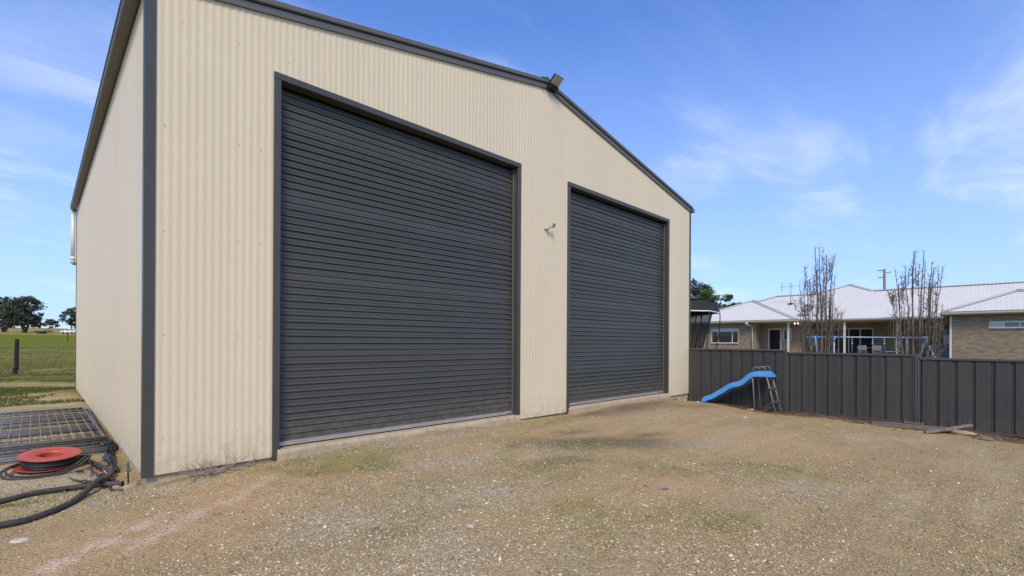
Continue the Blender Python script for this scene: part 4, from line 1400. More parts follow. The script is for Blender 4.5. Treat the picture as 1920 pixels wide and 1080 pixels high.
rock('flat_stone', -.075, .18, .10, .055, .030, M['tanstone'], 'flat tan stone leaning at the foot of the shed corner', seed=1)
rock('flat_stone', -.17, .32, .10, .05, .028, M['tanstone'], 'tan stone lying under the open end of the pipe', seed=2)
rock('white_stone', -.86, -.95, .065, .05, .012, M['stone'], 'broad white stone in the near left corner of the yard', seed=3)
rock('white_stone', 3.55, -1.05, .035, .025, .012, M['stone'], 'small white stone alone in front of the left roller door', seed=4)
rock('white_stone', 1.72, -3.05, .032, .022, .014, M['stone'], 'small white stone in the gravel at the bottom of the photo centre', seed=5)
rock('white_stone', 3.18, -3.75, .045, .018, .010, M['stone'], 'thin white stone on the reddish soil at the near right', seed=6)
rock('white_stone', 9.55, -2.35, .07, .04, .016, M['stone'], 'white stone out in the yard in front of the slide', seed=7)
rock('blue_stone', 3.75, -3.65, .05, .02, .012, mat('slate', (.10, .13, .18), .8), 'blue-grey slate chip on the near right of the yard', seed=8)
rock('broken_stone', 11.15, -.07, .17, .06, .045, M['tanstone'], 'pale broken stone under the cladding right of the second door', seed=9)
rock('broken_stone', 11.48, -.10, .12, .05, .035, M['concrete'], 'grey flat stone beside the black bag at the shed corner', seed=10)
rock('black_bag', 11.72, -.09, .10, .06, .065, M['plastic_sheet'], 'small black bag at the far right foot of the shed', 'bag', seed=11)
rock('sandstone_lump', 11.50, -5.52, .24, .12, .065, M['tanstone'], 'broad sandy rock in front of the timber by the fence', seed=12)
rock('sandstone_lump', 11.15, -5.78, .15, .09, .05, mat('mossy_rock', (.20, .17, .085), .95, var=.3, scale=12, bump=.6, bscale=30), 'mossy rock nearest the camera by the fence timber', seed=13)
rock('sandstone_lump', 11.66, -5.30, .12, .07, .05, M['stone'], 'pale rock tucked under the crossed timber by the fence', seed=14)
rock('terracotta_shard', 11.72, -2.72, .035, .02, .02, M['redstone'], 'orange terracotta shard at the fence foot', 'shard', seed=15)
rock('pale_rubble', 11.62, -1.72, .12, .05, .022, M['stone'], 'pale rubble by the front legs of the slide', 'rubble', seed=16)
rock('pale_rubble', 11.42, -.50, .05, .03, .02, M['stone'], 'white rubble under the foot of the slide', 'rubble', seed=17)


# timber offcuts by the fence
def plank(x0, y0, x1, y1, w, h, z0, z1, m, label, name='timber_offcut', tilt=0.0):
    a = Vector((x0, y0, GZ(x0, y0) + z0)); b = Vector((x1, y1, GZ(x1, y1) + z1))
    d = (b - a); Lg = d.length; d.normalize(); side = d.cross(Vector((0, 0, 1))).normalized(); up_ = side.cross(d)
    mb = MB(); n = 14; rows = []
    for i in range(n + 1):
        t = i / n; c = a + d * (Lg * t)
        ww = w * (1 + .08 * math.sin(t * 17 + x0)) * .5; hh = h * (1 + .12 * math.sin(t * 11 + y0)) * .5
        jig = side * (.006 * math.sin(t * 7 + x1)) + up_ * .004 * math.sin(t * 9)
        c = c + jig
        rows += [c - side * ww - up_ * hh, c + side * ww - up_ * hh, c + side * ww * .96 + up_ * hh, c - side * ww * .96 + up_ * hh]
    F = []
    for i in range(n):
        for j in range(4):
            F.append((i * 4 + j, i * 4 + (j + 1) % 4, (i + 1) * 4 + (j + 1) % 4, (i + 1) * 4 + j))
    F += [(3, 2, 1, 0), tuple(n * 4 + j for j in range(4))]
    mb.add(rows, F)
    base = (a + b) / 2; base.z = GZ(base.x, base.y)
    return mb.solo(name, m, base, label, 'timber', 'timber offcuts along the fence')


plank(11.70, -3.10, 11.33, -4.05, .05, .035, .02, .02, M['timber'], 'dark thin batten alone at the foot of the middle fence panel')
plank(11.72, -4.10, 11.62, -5.45, .065, .03, .025, .075, M['timber'], 'long grey board, upper of the timber by the fence')
plank(11.52, -4.15, 11.50, -5.36, .055, .035, .02, .05, M['timber'], 'long grey board on the ground in front of the other boards')
plank(11.85, -4.35, 11.82, -5.55, .06, .03, .025, .055, M['timber'], 'grey board lying closest to the fence foot')
plank(11.02, -5.02, 11.86, -5.62, .045, .05, .03, .15, M['timber'], 'crooked grey branch crossing the boards by the fence', name='crossed_branch')
plank(11.62, -5.42, 11.72, -6.05, .06, .025, .045, .03, M['rustytimber'], 'red-brown board running on past the crossed branch')
plank(11.80, -5.30, 11.84, -6.0, .08, .03, .04, .03, M['rustytimber'], 'red-brown board hard against the fence at the right')
plank(11.42, -5.70, 11.35, -6.02, .09, .05, .03, .03, M['timber'], 'dark short offcut behind the mossy rock')
pl_ = thing('slatted_offcut', 'small brown slatted timber piece at the fence post', 'timber', (11.88, -4.77, GZ(11.88, -4.77)))
g = GZ(11.88, -4.77)
mb = MB(); mb.box(11.80, 11.95, -4.93, -4.62, g + .01, g + .055); mb.build('base', M['rustytimber'], pl_)
for k in range(6):
    mb = MB(); y = -4.91 + k * .052; mb.box(11.79, 11.955, y, y + .026, g + .0555, g + .085); mb.build('slat', M['timber'], pl_)

# dry plant by the shed wall
dp = thing('dry_weed', 'dead grey twiggy weed against the shed wall left of the first door', 'dead plant', (.62, -.10, GZ(.62, -.10)))


def twig(mb, p, d, ln, r, dep):
    pts = [Vector(p)]
    d = Vector(d).normalized()
    for k in range(4):
        d = (d + Vector((random.uniform(-.35, .35), random.uniform(-.35, .35), random.uniform(-.25, .25)))).normalized()
        q = pts[-1] + d * ln / 4
        q.z = max(q.z, GZ(q.x, q.y) + .004); q.y = min(q.y, -.022)
        pts.append(q)
    mb.tube(pts, [r * (1 - .18 * k) for k in range(5)], 5)
    if dep > 0:
        for k in (2, 3, 4):
            twig(mb, pts[k], d + Vector((random.uniform(-1, 1), random.uniform(-1, .6), random.uniform(-.3, .8))), ln * .5, r * .55, dep - 1)


for i in range(30):
    mb = MB()
    a = random.uniform(0, 2 * PI)
    x = .58 + random.uniform(-.17, .2)
    up_ = random.uniform(-.1, .5)
    twig(mb, (x, -.10 + random.uniform(-.05, .03), GZ(x, -.1) + .01), (math.cos(a) * 1.2, math.sin(a) * .5 - .15, up_), random.uniform(.12, .26), .0058, 1)
    mb.build('twig', M['twig'], dp)
for (x, h, dx) in ((.72, .27, .10), (.50, .20, -.25), (.60, .14, .0), (1.0, .13, .05)):
    mb = MB()
    twig(mb, (x, -.06, GZ(x, -.06)), (dx, .03, 1), h, .0055, 1)
    mb.build('twig', M['twig'], dp)

# ------------------------------------------------------------------ house
HF = .34      # floor level
house = thing('brick_house', 'low brown brick house with a pale grey hipped steel roof', 'house', (40.0, 2.0, HF))
GA, GM, GW = 37.1, 37.8, 33.4          # eaves lines: left bay, verandah, right wing
WA, WR, WW = 37.62, 41.0, 33.85        # wall planes
PT = .414
ZE = 3.0


def brick_panel(parent, plane, a0, a1, z0, z1, holes, individual=0, rowphase=0, axis='v', flip=1):
    """bricks on plane u=plane (axis v) or v=plane (axis u); holes: list of (a0,a1,z0,z1)"""
    mb = MB()
    singles = []
    t = .012
    rows = int((z1 - z0) / .086)
    for r_ in range(rows):
        z = z0 + r_ * .086
        off = (r_ % 2) * .12
        k = int((a1 - a0) / .24) + 2
        for i in range(-1, k):
            s_ = max(a0 + i * .24 + off + .005, a0); e_ = min(a0 + i * .24 + off + .235, a1)
            segs = [(s_, e_)]
            for (h0, h1, g0, g1) in holes:
                if z + .076 > g0 and z < g1:
                    ns = []
                    for (p, q) in segs:
                        if q <= h0 or p >= h1: ns.append((p, q))
                        else:
                            if p < h0: ns.append((p, h0))
                            if q > h1: ns.append((h1, q))
                    segs = ns
            for (p, q) in segs:
                if q - p < .03: continue
                if individual and abs((q - p) - .23) < .002 and len(singles) < individual:
                    singles.append(((p + q) / 2, z + .038)); continue
                jx = random.uniform(-.002, .002)
                if axis == 'v':
                    x0, x1 = (plane - t + jx, plane + .02)
                    P = [(x0, p, z), (x0, q, z), (x0, q, z + .076), (x0, p, z + .076), (x1, p, z), (x1, q, z), (x1, q, z + .076), (x1, p, z + .076)]
                else:
                    x0, x1 = (plane + flip * (t + jx), plane - flip * .02)
                    P = [(p, x0, z), (q, x0, z), (q, x0, z + .076), (p, x0, z + .076), (p, x1, z), (q, x1, z), (q, x1, z + .076), (p, x1, z + .076)]
                mb.add(P, [(0, 3, 2, 1), (3, 7, 6, 2), (0, 1, 5, 4), (0, 4, 7, 3), (1, 2, 6, 5)])
    if mb.v: mb.build('brickwork', M['brick'], parent, kind='stuff')
    if singles:
        b = MB(); b.box(-t, .02, -.115, .115, -.038, .038, bev=.003)
        me = b.mesh('brick', M['brick'])
        pw = wloc(parent)
        for (a, z) in singles:
            o = link('brick', me, parent, (plane - pw.x + random.uniform(-.002, .002), a - pw.y, z - pw.z))


def wall_slab(name, plane0, plane1, a0, a1, z0, z1, holes, axis='v'):
    """mortar body of a wall cut around its openings"""
    mb = MB()
    ys = sorted(set([a0, a1] + [h for q in holes for h in q[:2]])); zs = sorted(set([z0, z1] + [h for q in holes for h in q[2:]]))
    for p, q in zip(ys[:-1], ys[1:]):
        run = None
        for g0, g1 in zip(zs[:-1], zs[1:]):
            cy_, cz_ = (p + q) / 2, (g0 + g1) / 2
            hole = any(h[0] < cy_ < h[1] and h[2] < cz_ < h[3] for h in holes)
            if hole:
                if run: 
                    mb.box(*((plane0, plane1, p, q) if axis == 'v' else (p, q, plane0, plane1)), run[0], run[1]); run = None
            else:
                run = (run[0], g1) if run else (g0, g1)
        if run: mb.box(*((plane0, plane1, p, q) if axis == 'v' else (p, q, plane0, plane1)), run[0], run[1])
    return mb.build(name, M['mortar'], house)


def sill(parent, u, v0, v1, z):
    n = int((v1 - v0) / .086)
    mb = MB()
    for k in range(n):
        v = v0 + k * (v1 - v0) / n
        mb.add([(u - .045, v + .004, z - .115), (u - .045, v + .08, z - .115), (u - .045, v + .08, z - .03), (u - .045, v + .004, z - .03), (u + .05, v + .004, z - .115), (u + .05, v + .08, z - .115), (u + .05, v + .08, z - .004), (u + .05, v + .004, z - .004)],
               [(0, 3, 2, 1), (3, 7, 6, 2), (0, 1, 5, 4), (0, 4, 7, 3), (1, 2, 6, 5)])
    mb.build('sill_bricks', M['sillbrick'], parent, kind='stuff')


def window(name, u, v0, v1, z0, z1, mull, fw=.06, fm='housetrim', blind=0.0, louvres=False):
    """v0<v1; mull: positions of mullions"""
    wo = bpy.data.objects.new(name, None); col.objects.link(wo); wo.parent = house
    wo.location = Vector((u, (v0 + v1) / 2, z0)) - wloc(house)
    mb = MB()
    mb.box(u, u + .07, v0, v1, z1 - fw, z1); mb.box(u, u + .07, v0, v1, z0, z0 + fw)
    mb.box(u, u + .07, v0, v0 + fw, z0 + fw + .001, z1 - fw - .001); mb.box(u, u + .07, v1 - fw, v1, z0 + fw + .001, z1 - fw - .001)
    for m_ in mull: mb.box(u + .002, u + .068, m_ - fw / 2, m_ + fw / 2, z0 + fw + .001, z1 - fw - .001)
    mb.build('frame', M[fm], wo)
    ed = [v0 + fw / 2] + list(mull) + [v1 - fw / 2]
    for a, b in zip(ed[:-1], ed[1:]):
        mb = MB(); mb.box(u + .03, u + .036, a + fw / 2 + .001, b - fw / 2 - .001, z0 + fw + .001, z1 - fw - .001); mb.build('pane', M['glass'], wo)
        if blind:
            mb = MB(); mb.box(u + .024, u + .0295, a + fw / 2 + .01, b - fw / 2 - .01, z1 - fw - blind * (z1 - z0), z1 - fw - .001); mb.build('blind', M['blind'], wo)
        if louvres:
            k = 3
            for i in range(k):
                zc_ = z0 + fw + (z1 - z0 - 2 * fw) * (i + .5) / k; hh = (z1 - z0 - 2 * fw) / k * .5
                mb = MB(); mb.obox((u + .012, (a + b) / 2, zc_), (0, 1, 0), (.35, 0, -.95), (.95, 0, .35), (b - a) / 2 - fw * .7, hh * .78, .006); mb.build('louvre', M['louvre'], wo)
    return wo


# left bay wall
hA = [(8.215, 10.33, 1.31, 2.46)]
wa = wall_slab('bay_wall', WA, WA + .25, 7.0, 12.6, HF - .4, 2.86, hA)
brick_panel(wa, WA, 7.0, 12.6, HF - .2, 2.86, [(8.215, 10.33, 1.18, 2.46)])
window('bay_window', WA + .01, 8.215, 10.33, 1.31, 2.46, [8.70, 9.79], blind=.16)
sill(wa, WA, 8.215, 10.33, 1.31)
# return wall of the bay towards the recessed porch door
wr = wall_slab('porch_return_wall', 7.0, 7.24, WA + .26, 39.0, HF - .4, 2.86, [], axis='u')
brick_panel(wr, 6.995, WA + .0, 39.0, HF - .2, 2.86, [], axis='u', flip=-1)
# porch wall with the back door
hP = [(5.62, 6.56, HF - .1, 2.44), (4.95, 5.53, 1.52, 2.44)]
wp = wall_slab('porch_wall', 39.0, 39.25, 4.35, 7.0, HF - .4, 2.86, hP)
brick_panel(wp, 39.0, 4.35, 7.0, HF - .2, 2.86, [(5.62, 6.56, HF - .3, 2.44), (4.95, 5.53, 1.40, 2.44)])
sill(wp, 39.0, 4.95, 5.53, 1.52)
window('porch_window', 39.01, 4.95, 5.53, 1.52, 2.44, [], fw=.07)
dr_ = bpy.data.objects.new('back_door', None); col.objects.link(dr_); dr_.parent = house; dr_.location = Vector((39, 6.09, HF)) - wloc(house)
mb = MB(); mb.box(38.985, 39.08, 5.62, 5.72, HF, 2.44); mb.box(38.985, 39.08, 6.46, 6.56, HF, 2.44); mb.box(38.985, 39.08, 5.721, 6.459, 2.34, 2.44); mb.build('frame', M['housetrim'], dr_)
mb = MB(); mb.box(39.02, 39.05, 5.722, 6.458, HF + .01, 2.338); mb.build('screen', M['dark'], dr_)
mb = MB(); mb.tube([(39.015, 5.78, HF + 1.02), (38.96, 5.78, HF + 1.02), (38.96, 5.88, HF + 1.02)], .012, 6); mb.build('handle', M['alu'], dr_)
# corner pier between porch and verandah
wc = wall_slab('verandah_return_wall', 4.1, 4.34, 39.26, WR - .002, HF - .4, 2.86, [], axis='u')
brick_panel(wc, 4.095, 39.0, WR, HF - .2, 2.86, [], axis='u', flip=-1)
# rear wall of the verandah
hV = [(.36, 3.02, HF - .2, 2.43), (-3.36, -1.78, 1.20, 2.49)]
wv = wall_slab('verandah_wall', WR, WR + .25, -4.4, 4.098, HF - .4, 2.86, hV)
brick_panel(wv, WR, -4.4, 4.098, HF - .2, 2.86, hV)
window('sliding_door', WR + .01, .36, 3.02, HF, 2.43, [1.12, 1.80, 2.42], fw=.075)
window('verandah_window', WR + .01, -3.36, -1.78, 1.20, 2.49, [-2.6], fw=.06)
# right wing
hW = [(-7.6, -5.52, 2.15, 2.48)]
ww = wall_slab('wing_wall', WW, WW + .25, -14.0, -4.13, HF - .5, 2.86, hW)
brick_panel(ww, WW, -7.01, -4.13, .538, 2.86, [(-7.6, -5.52, 2.02, 2.48)], individual=300)
brick_panel(ww, WW, -14.0, -7.02, .538, 2.86, [(-7.6, -5.52, 2.02, 2.48)])
window('wing_window', WW + .005, -7.6, -5.52, 2.15, 2.48, [-6.04, -6.60, -7.10], fw=.05, fm='louvre', louvres=True)
sill(ww, WW, -7.6, -5.52, 2.15)
ws = wall_slab('wing_side_wall', -4.38, -4.132, WW + .26, WR + .2, HF - .4, 2.86, [], axis='u')
brick_panel(ws, -4.125, WW + .4, WR, HF - .2, 2.86, [], axis='u', flip=1)
mb = MB(); mb.box(WW - .02, WW + .38, -4.118, -4.02, HF - .3, 2.80); mb.build('wing_corner_post', M['housetrim'], house)
# back part of the house body, closed
mb = MB(); mb.box(WR + .3, 48.8, -13.5, 12.3, HF - .4, 2.8); mb.build('rear_walls', M['mortar'], house)
# verandah slab, ceiling, posts, beam
mb = MB(); mb.box(37.3, WR, -4.1, 6.98, HF - .25, HF); mb.build('verandah_slab', M['concrete'], house)
mb = MB(); mb.box(GM + .02, WR + .2, -4.1, 4.35, 2.862, 2.882); mb.box(GA + .02, 39.2, 4.351, 12.9, 2.8625, 2.8825); mb.box(GW + .02, WW + .26, -14.2, -3.72, 2.863, 2.8835); mb.build('soffit', M['soffit'], house)
for v in (4.74, 1.47, -1.32):
    mb = MB(); mb.box(37.42 if v > 4 else 37.92, 37.54 if v > 4 else 38.04, v - .06, v + .06, HF, 2.86, bev=.01); mb.build('verandah_post', M['housetrim'], house)
# fascia gutters
def hgutter(parent, pts):
    mb = MB()
    for (a, b, ax_) in pts:
        pass
    return mb


def gutter_run(a, b, outward):
    """a,b at the back top edge; outward: unit vector pointing away from the house"""
    a = Vector(a); b = Vector(b); o_ = Vector(outward)
    prf = [(0, -.135), (.015, -.15), (.05, -.15), (.065, -.13), (.09, -.10), (.115, -.085), (.12, -.02), (.125, 0), (.11, 0), (.10, -.02), (0, -.02)]
    mb = MB()
    n = len(prf)
    V = [p + o_ * q[0] + Vector((0, 0, q[1])) for p in (a, b) for q in prf]
    F = [(i, (i + 1) % n, n + (i + 1) % n, n + i) for i in range(n)] + [tuple(range(n))[::-1], tuple(range(n, 2 * n))]
    mb.add(V, F)
    mb.build('gutter', M['gutterpaint'], house)


gutter_run((GA, 4.1, ZE), (GA, 12.95, ZE), (-1, 0, 0))
gutter_run((GM, -3.7, ZE), (GM, 4.08, ZE), (-1, 0, 0))
gutter_run((GW, -14.2, ZE), (GW, -3.72, ZE), (-1, 0, 0))
gutter_run((GM - .15, 4.08, ZE - .001), (GA - .1, 4.08, ZE - .001), (0, -1, 0))
gutter_run((GW - .1, -3.70, ZE - .001), (GM - .15, -3.70, ZE - .001), (0, 1, 0))
gutter_run((GM, 12.98, ZE - .001), (GA - .1, 12.98, ZE - .001), (0, 1, 0))
# downpipe on the bay
mb = MB()
mb.tube([(GA - .06, 7.42, ZE - .13), (GA - .06, 7.42, ZE - .28), (WA - .12, 7.22, ZE - .42), (WA - .07, 7.2, ZE - .55), (WA - .07, 7.2, HF - .2)], .05, 10)
mb.box(GA - .13, GA - .01, 7.34, 7.50, ZE - .27, ZE - .10)
mb.build('downpipe', M['housetrim'], house)


# roof planes with ribs as real geometry
def roof_plane(name, poly, rib_dir, ribs=True):
    """poly: list of 3d points (planar, counter-clockwise from above)"""
    P = [Vector(p) for p in poly]
    mb = MB(); mb.add(P, [tuple(range(len(P)))])
    nrm = Vector((0, 0, 0))
    for i in range(len(P)): nrm += P[i].cross(P[(i + 1) % len(P)])
    nrm.normalize()
    if nrm.z < 0: nrm = -nrm
    d = Vector(rib_dir); d = (d - nrm * d.dot(nrm)).normalized(); s_ = nrm.cross(d).normalized()
    if ribs:
        lo = min(p.dot(s_) for p in P); hi = max(p.dot(s_) for p in P)
        t = lo + .1
        while t < hi:
            hits = []
            for i in range(len(P)):
                a, b = P[i], P[(i + 1) % len(P)]
                fa, fb_ = a.dot(s_) - t, b.dot(s_) - t
                if (fa < 0) != (fb_ < 0): hits.append(a.lerp(b, fa / (fa - fb_)))
            hits.sort(key=lambda q: q.dot(d))
            for k in range(0, len(hits) - 1, 2):
                a, b = hits[k], hits[k + 1]
                if (b - a).length > .05:
                    up_ = nrm * .005
                    mb.add([a - s_ * .035, a + up_, a + s_ * .035, b - s_ * .035, b + up_, b + s_ * .035], [(0, 1, 4, 3), (1, 2, 5, 4)])
            t += .19
    return mb.build(name, M['rooftile'], house)


def rp(u, v, U0_, base=ZE + .02): return (u, v, base + (u - U0_) * PT)


RU = 43.15
zr = ZE + .02 + (RU - GM) * PT
pk = (44.98, 2.5, ZE + .02 + (44.98 - GM) * PT)
main_poly = [(GM, -14.2, ZE + .02), (GM, 12.6, ZE + .02), (RU, 7.25, zr), (RU, 4.33, zr), pk, (RU, .67, zr), (RU, -14.2, zr)]
roof_plane('roof_plane', main_poly[::-1], (1, 0, PT))
roof_plane('roof_plane', [(RU, -14.2, zr), (RU, .67, zr), (50, .67, zr - (50 - RU) * PT), (50, -14.2, zr - (50 - RU) * PT)], (1, 0, -PT), False)
roof_plane('roof_plane', [(RU, .67, zr), pk, (52, 2.5, pk[2]), (52, .67, zr)], (0, 1, .4), False)
roof_plane('roof_plane', [pk, (RU, 4.33, zr), (52, 4.33, zr), (52, 2.5, pk[2])], (0, 1, -.4), False)
roof_plane('roof_plane', [(GM, 12.6, ZE + .02), (RU, 7.25, zr), (52, 7.25, zr), (52, 12.6, ZE + .02)], (0, -1, PT), False)
roof_plane('roof_plane', [(RU, 4.33, zr), (RU, 7.25, zr), (52, 7.25, zr), (52, 4.33, zr)], (1, 0, 0), False)
# left bay hip
ka = 8.55; ra = (41.5, ka, ZE + .03 + (41.5 - GA) * PT)
roof_plane('roof_plane', [(GA, 4.12, ZE + .03), ra, (GA, 12.98, ZE + .03)], (1, 0, PT))
roof_plane('roof_plane', [(GA, 4.12, ZE + .03), (GA + 1.0, 4.12, ZE + .03), (43.0, ka, ra[2]), ra], (0, 1, PT))
roof_plane('roof_plane', [(GA, 12.98, ZE + .03), ra, (43.0, ka, ra[2]), (GA + 1.0, 12.98, ZE + .03)], (0, -1, PT), False)
# right wing hip
kw = -6.60; rw_ = (GW + 2.9, kw, ZE + .03 + 2.9 * PT)
roof_plane('roof_plane', [(GW, -3.70, ZE + .03), rw_, (GW, -9.5, ZE + .03)][::-1], (1, 0, PT))
roof_plane('roof_plane', [(GW, -3.70, ZE + .03), (40, -3.70, ZE + .03), (41.5, kw, rw_[2]), rw_], (0, -1, PT))
roof_plane('roof_plane', [(GW, -9.5, ZE + .03), rw_, (41.5, kw, rw_[2]), (40, -9.5, ZE + .03)], (0, 1, PT), False)


def capping(a, b, w=.16, parent=house):
    mb = MB(); a = Vector(a) + Vector((0, 0, .03)); b = Vector(b) + Vector((0, 0, .03))
    d = (b - a).normalized(); s_ = d.cross(Vector((0, 0, 1))).normalized(); dn = Vector((0, 0, -.06))
    mb.add([a - s_ * w + dn, a, a + s_ * w + dn, b - s_ * w + dn, b, b + s_ * w + dn], [(0, 1, 4, 3), (1, 2, 5, 4)])
    mb.tube([a, b], .028, 6)
    mb.build('ridge_capping', M['roofcap'], parent)
    # scalloped gaps where the capping crosses the roof ribs
    mb = MB(); Lg = (b - a).length; k = int(Lg / .19)
    for i in range(k):
        p = a + d * (i + .5) * .19
        for sg in (-1, 1):
            mb.obox(p + s_ * sg * (w + .018) + Vector((0, 0, -.055)), d, s_, (0, 0, 1), .055, .02, .018)
    mb.build('capping_scallops', M['dish'], parent, kind='stuff')


capping((RU, 4.33, zr), (RU, 7.25, zr)); capping((RU, 4.33, zr), pk); capping(pk, (RU, .67, zr)); capping((RU, .67, zr), (RU, -14.2, zr))
capping((GA + .1, 4.22, ZE + .07), ra); capping(ra, (GA + .1, 12.88, ZE + .07)); capping(ra, (42.6, ka, ra[2]))
capping((GW + .1, -3.80, ZE + .07), rw_); capping(rw_, (GW + .1, -9.4, ZE + .07)); capping(rw_, (41.0, kw, rw_[2])); capping((RU, 7.25, zr), (GM + 2.0, 10.6, ZE + .9))

# eave lights by the porch post
for i, v in enumerate((4.46, 4.26)):
    o = thing('eave_light', ('small lit spotlight under the eave next to the porch post', 'larger lit spotlight under the eave right of its twin')[i], 'spotlight', (38.0, v, 2.74), None)
    mb = MB(); mb.lathe((38.0, v, 2.74), [(0, .09), (.045, .09), (.055, 0), (.04, -.01), (0, -.01)], 12); mb.build('housing', M['white'], o)
    em, nt_, b_ = new_mat('lit_bulb'); b_.inputs['Emission Color'].default_value = (1, .93, .8, 1); b_.inputs['Emission Strength'].default_value = 6
    mb = MB(); mb.lathe((37.955, v, 2.74), [(0, -.035), (.035, -.02), (.04, .01), (.03, .035), (0, .04)], 12); mb.build('bulb', em, o)

# dish and antenna on the roof
ds = thing('satellite_dish', 'grey satellite dish on the roof edge behind the left bare tree', 'satellite dish', (38.5, 3.8, ZE + .3))
dc = Vector((38.4, 3.8, 3.80)); dn_ = Vector((-.75, -.15, .55)).normalized(); da = dn_.orthogonal().normalized(); db = dn_.cross(da)
mb = MB(); V = [dc - dn_ * .09]; F = []
nn = 20
for k, (r_, h_) in enumerate(((.16, -.075), (.30, -.03), (.42, .03))):
    V += [dc + (da * math.cos(2 * PI * j / nn) * .88 + db * math.sin(2 * PI * j / nn)) * r_ + dn_ * h_ for j in range(nn)]
F = [(0, 1 + j, 1 + (j + 1) % nn) for j in range(nn)]
for k in range(2):
    F += [(1 + k * nn + j, 1 + (k + 1) * nn + j, 1 + (k + 1) * nn + (j + 1) % nn, 1 + k * nn + (j + 1) % nn) for j in range(nn)]
mb.add(V, F, True); mb.build('reflector', M['dish'], ds)
mb = MB(); mb.tube([dc - Vector((0, 0, .35)), dc + dn_ * .45], .015, 6); mb.tube([dc + dn_ * .42, dc + dn_ * .52], .035, 8); mb.build('feed_arm', M['dish'], ds)
mb = MB(); mb.tube([(38.5, 3.8, ZE + .28), (38.5, 3.8, 3.6), dc - dn_ * .08], .025, 8); mb.build('mast', M['galv'], ds)
an = thing('roof_antenna', 'thin television antenna with two upright rods on the house roof', 'antenna', (41.0, 5.57, 4.4))
mb = MB(); mb.tube([(41, 5.57, 4.35), (41, 5.57, 6.05)], .022, 6); mb.box(40.8, 41.2, 5.4, 5.74, 4.42, 4.46); mb.build('mast', M['galv'], an)
mb = MB(); mb.tube([(41, 4.75, 5.75), (41, 6.4, 5.75)], .013, 5)
for k in range(5): mb.tube([(41 - .12, 5.57 + (k - 2) * .05, 5.65 + k * .09), (41.12, 5.57 + (k - 2) * .05, 5.65 + k * .09)], .01, 5)
mb.build('boom', M['galv'], an)
for v in (4.95, 6.2):
    mb = MB(); mb.tube([(41, v, 5.35), (41, v, 6.15)], .018, 6); mb.build('rod', M['galv'], an)

# things on the verandah
fr = thing('outdoor_fridge', 'pale grey upright cabinet in the right corner of the verandah', 'cabinet', (40.2, -3.75, HF))
mb = MB(); mb.box(39.9, 40.5, -4.06, -3.42, HF + .02, HF + 1.62, bev=.02); mb.build('body', M['blind'], fr)
mb = MB(); mb.box(39.885, 39.899, -4.04, -3.44, HF + .7, HF + 1.6, bev=.004); mb.build('door', M['blind'], fr)
mb = MB(); mb.tube([(39.87, -3.50, HF + .8), (39.87, -3.50, HF + 1.2)], .012, 6); mb.build('handle', M['grey'], fr)
bb = thing('barbecue', 'covered grey barbecue at the wing corner under the verandah', 'barbecue', (38.2, -3.4, HF))
mb = MB()
mb.extrude([(-3.95, .0), (-3.95, .75), (-3.85, .95), (-3.4, 1.02), (-3.0, .88), (-2.95, .7), (-2.95, .0)], 38.0, 38.55, lambda p, t: (t, p[0], HF + p[1])); mb.build('cover', M['dish'], bb)
mb = MB(); mb.tube([(37.98, -3.7, HF + .8), (37.95, -3.45, HF + .84), (37.98, -3.2, HF + .8)], .015, 6); mb.build('handle', M['galv'], bb)
tb = thing('outdoor_table', 'low dark outdoor table on the verandah left of the middle post', 'table', (39.3, .1, HF))
mb = MB(); mb.box(38.9, 39.8, -.75, .95, HF + .70, HF + .74); mb.build('table_top', M['dish'], tb)
for x in (38.98, 39.7):
    for y in (-.65, .85):
        mb = MB(); mb.box(x, x + .05, y, y + .05, HF, HF + .699); mb.build('leg', M['dish'], tb)
for k, (x, y, lab) in enumerate(((38.6, .55, 'grey outdoor chair at the left end of the verandah table'), (38.55, -.25, 'grey outdoor chair at the right end of the verandah table'))):
    ch = thing('outdoor_chair', lab, 'chair', (x, y, HF), 'verandah chairs')
    mb = MB(); mb.box(x - .22, x + .22, y - .24, y + .24, HF + .42, HF + .46); mb.build('seat', M['dish'], ch)
    mb = MB(); mb.box(x - .24, x - .20, y - .24, y + .24, HF + .55, HF + .88); mb.build('backrest', M['grey'], ch)
    for sx in (-.21, .18):
        for sy in (-.23, .20):
            mb = MB(); mb.box(x + sx, x + sx + .03, y + sy, y + sy + .03, HF, HF + (.419 if sx > 0 else .6)); mb.build('leg', M['galv'], ch)
ob = thing('toy_frame', 'small orange toy frame on the verandah right of the middle post', 'toy', (39.5, -1.75, HF))
mb = MB(); mb.tube([(39.5, -1.45, HF), (39.5, -1.45, HF + 1.05), (39.5, -2.0, HF + 1.05), (39.5, -2.0, HF)], .03, 8); mb.build('frame', M['orange'], ob)
mb = MB(); mb.box(39.4, 39.6, -1.95, -1.5, HF + .55, HF + .59); mb.build('shelf', M['red'], ob)

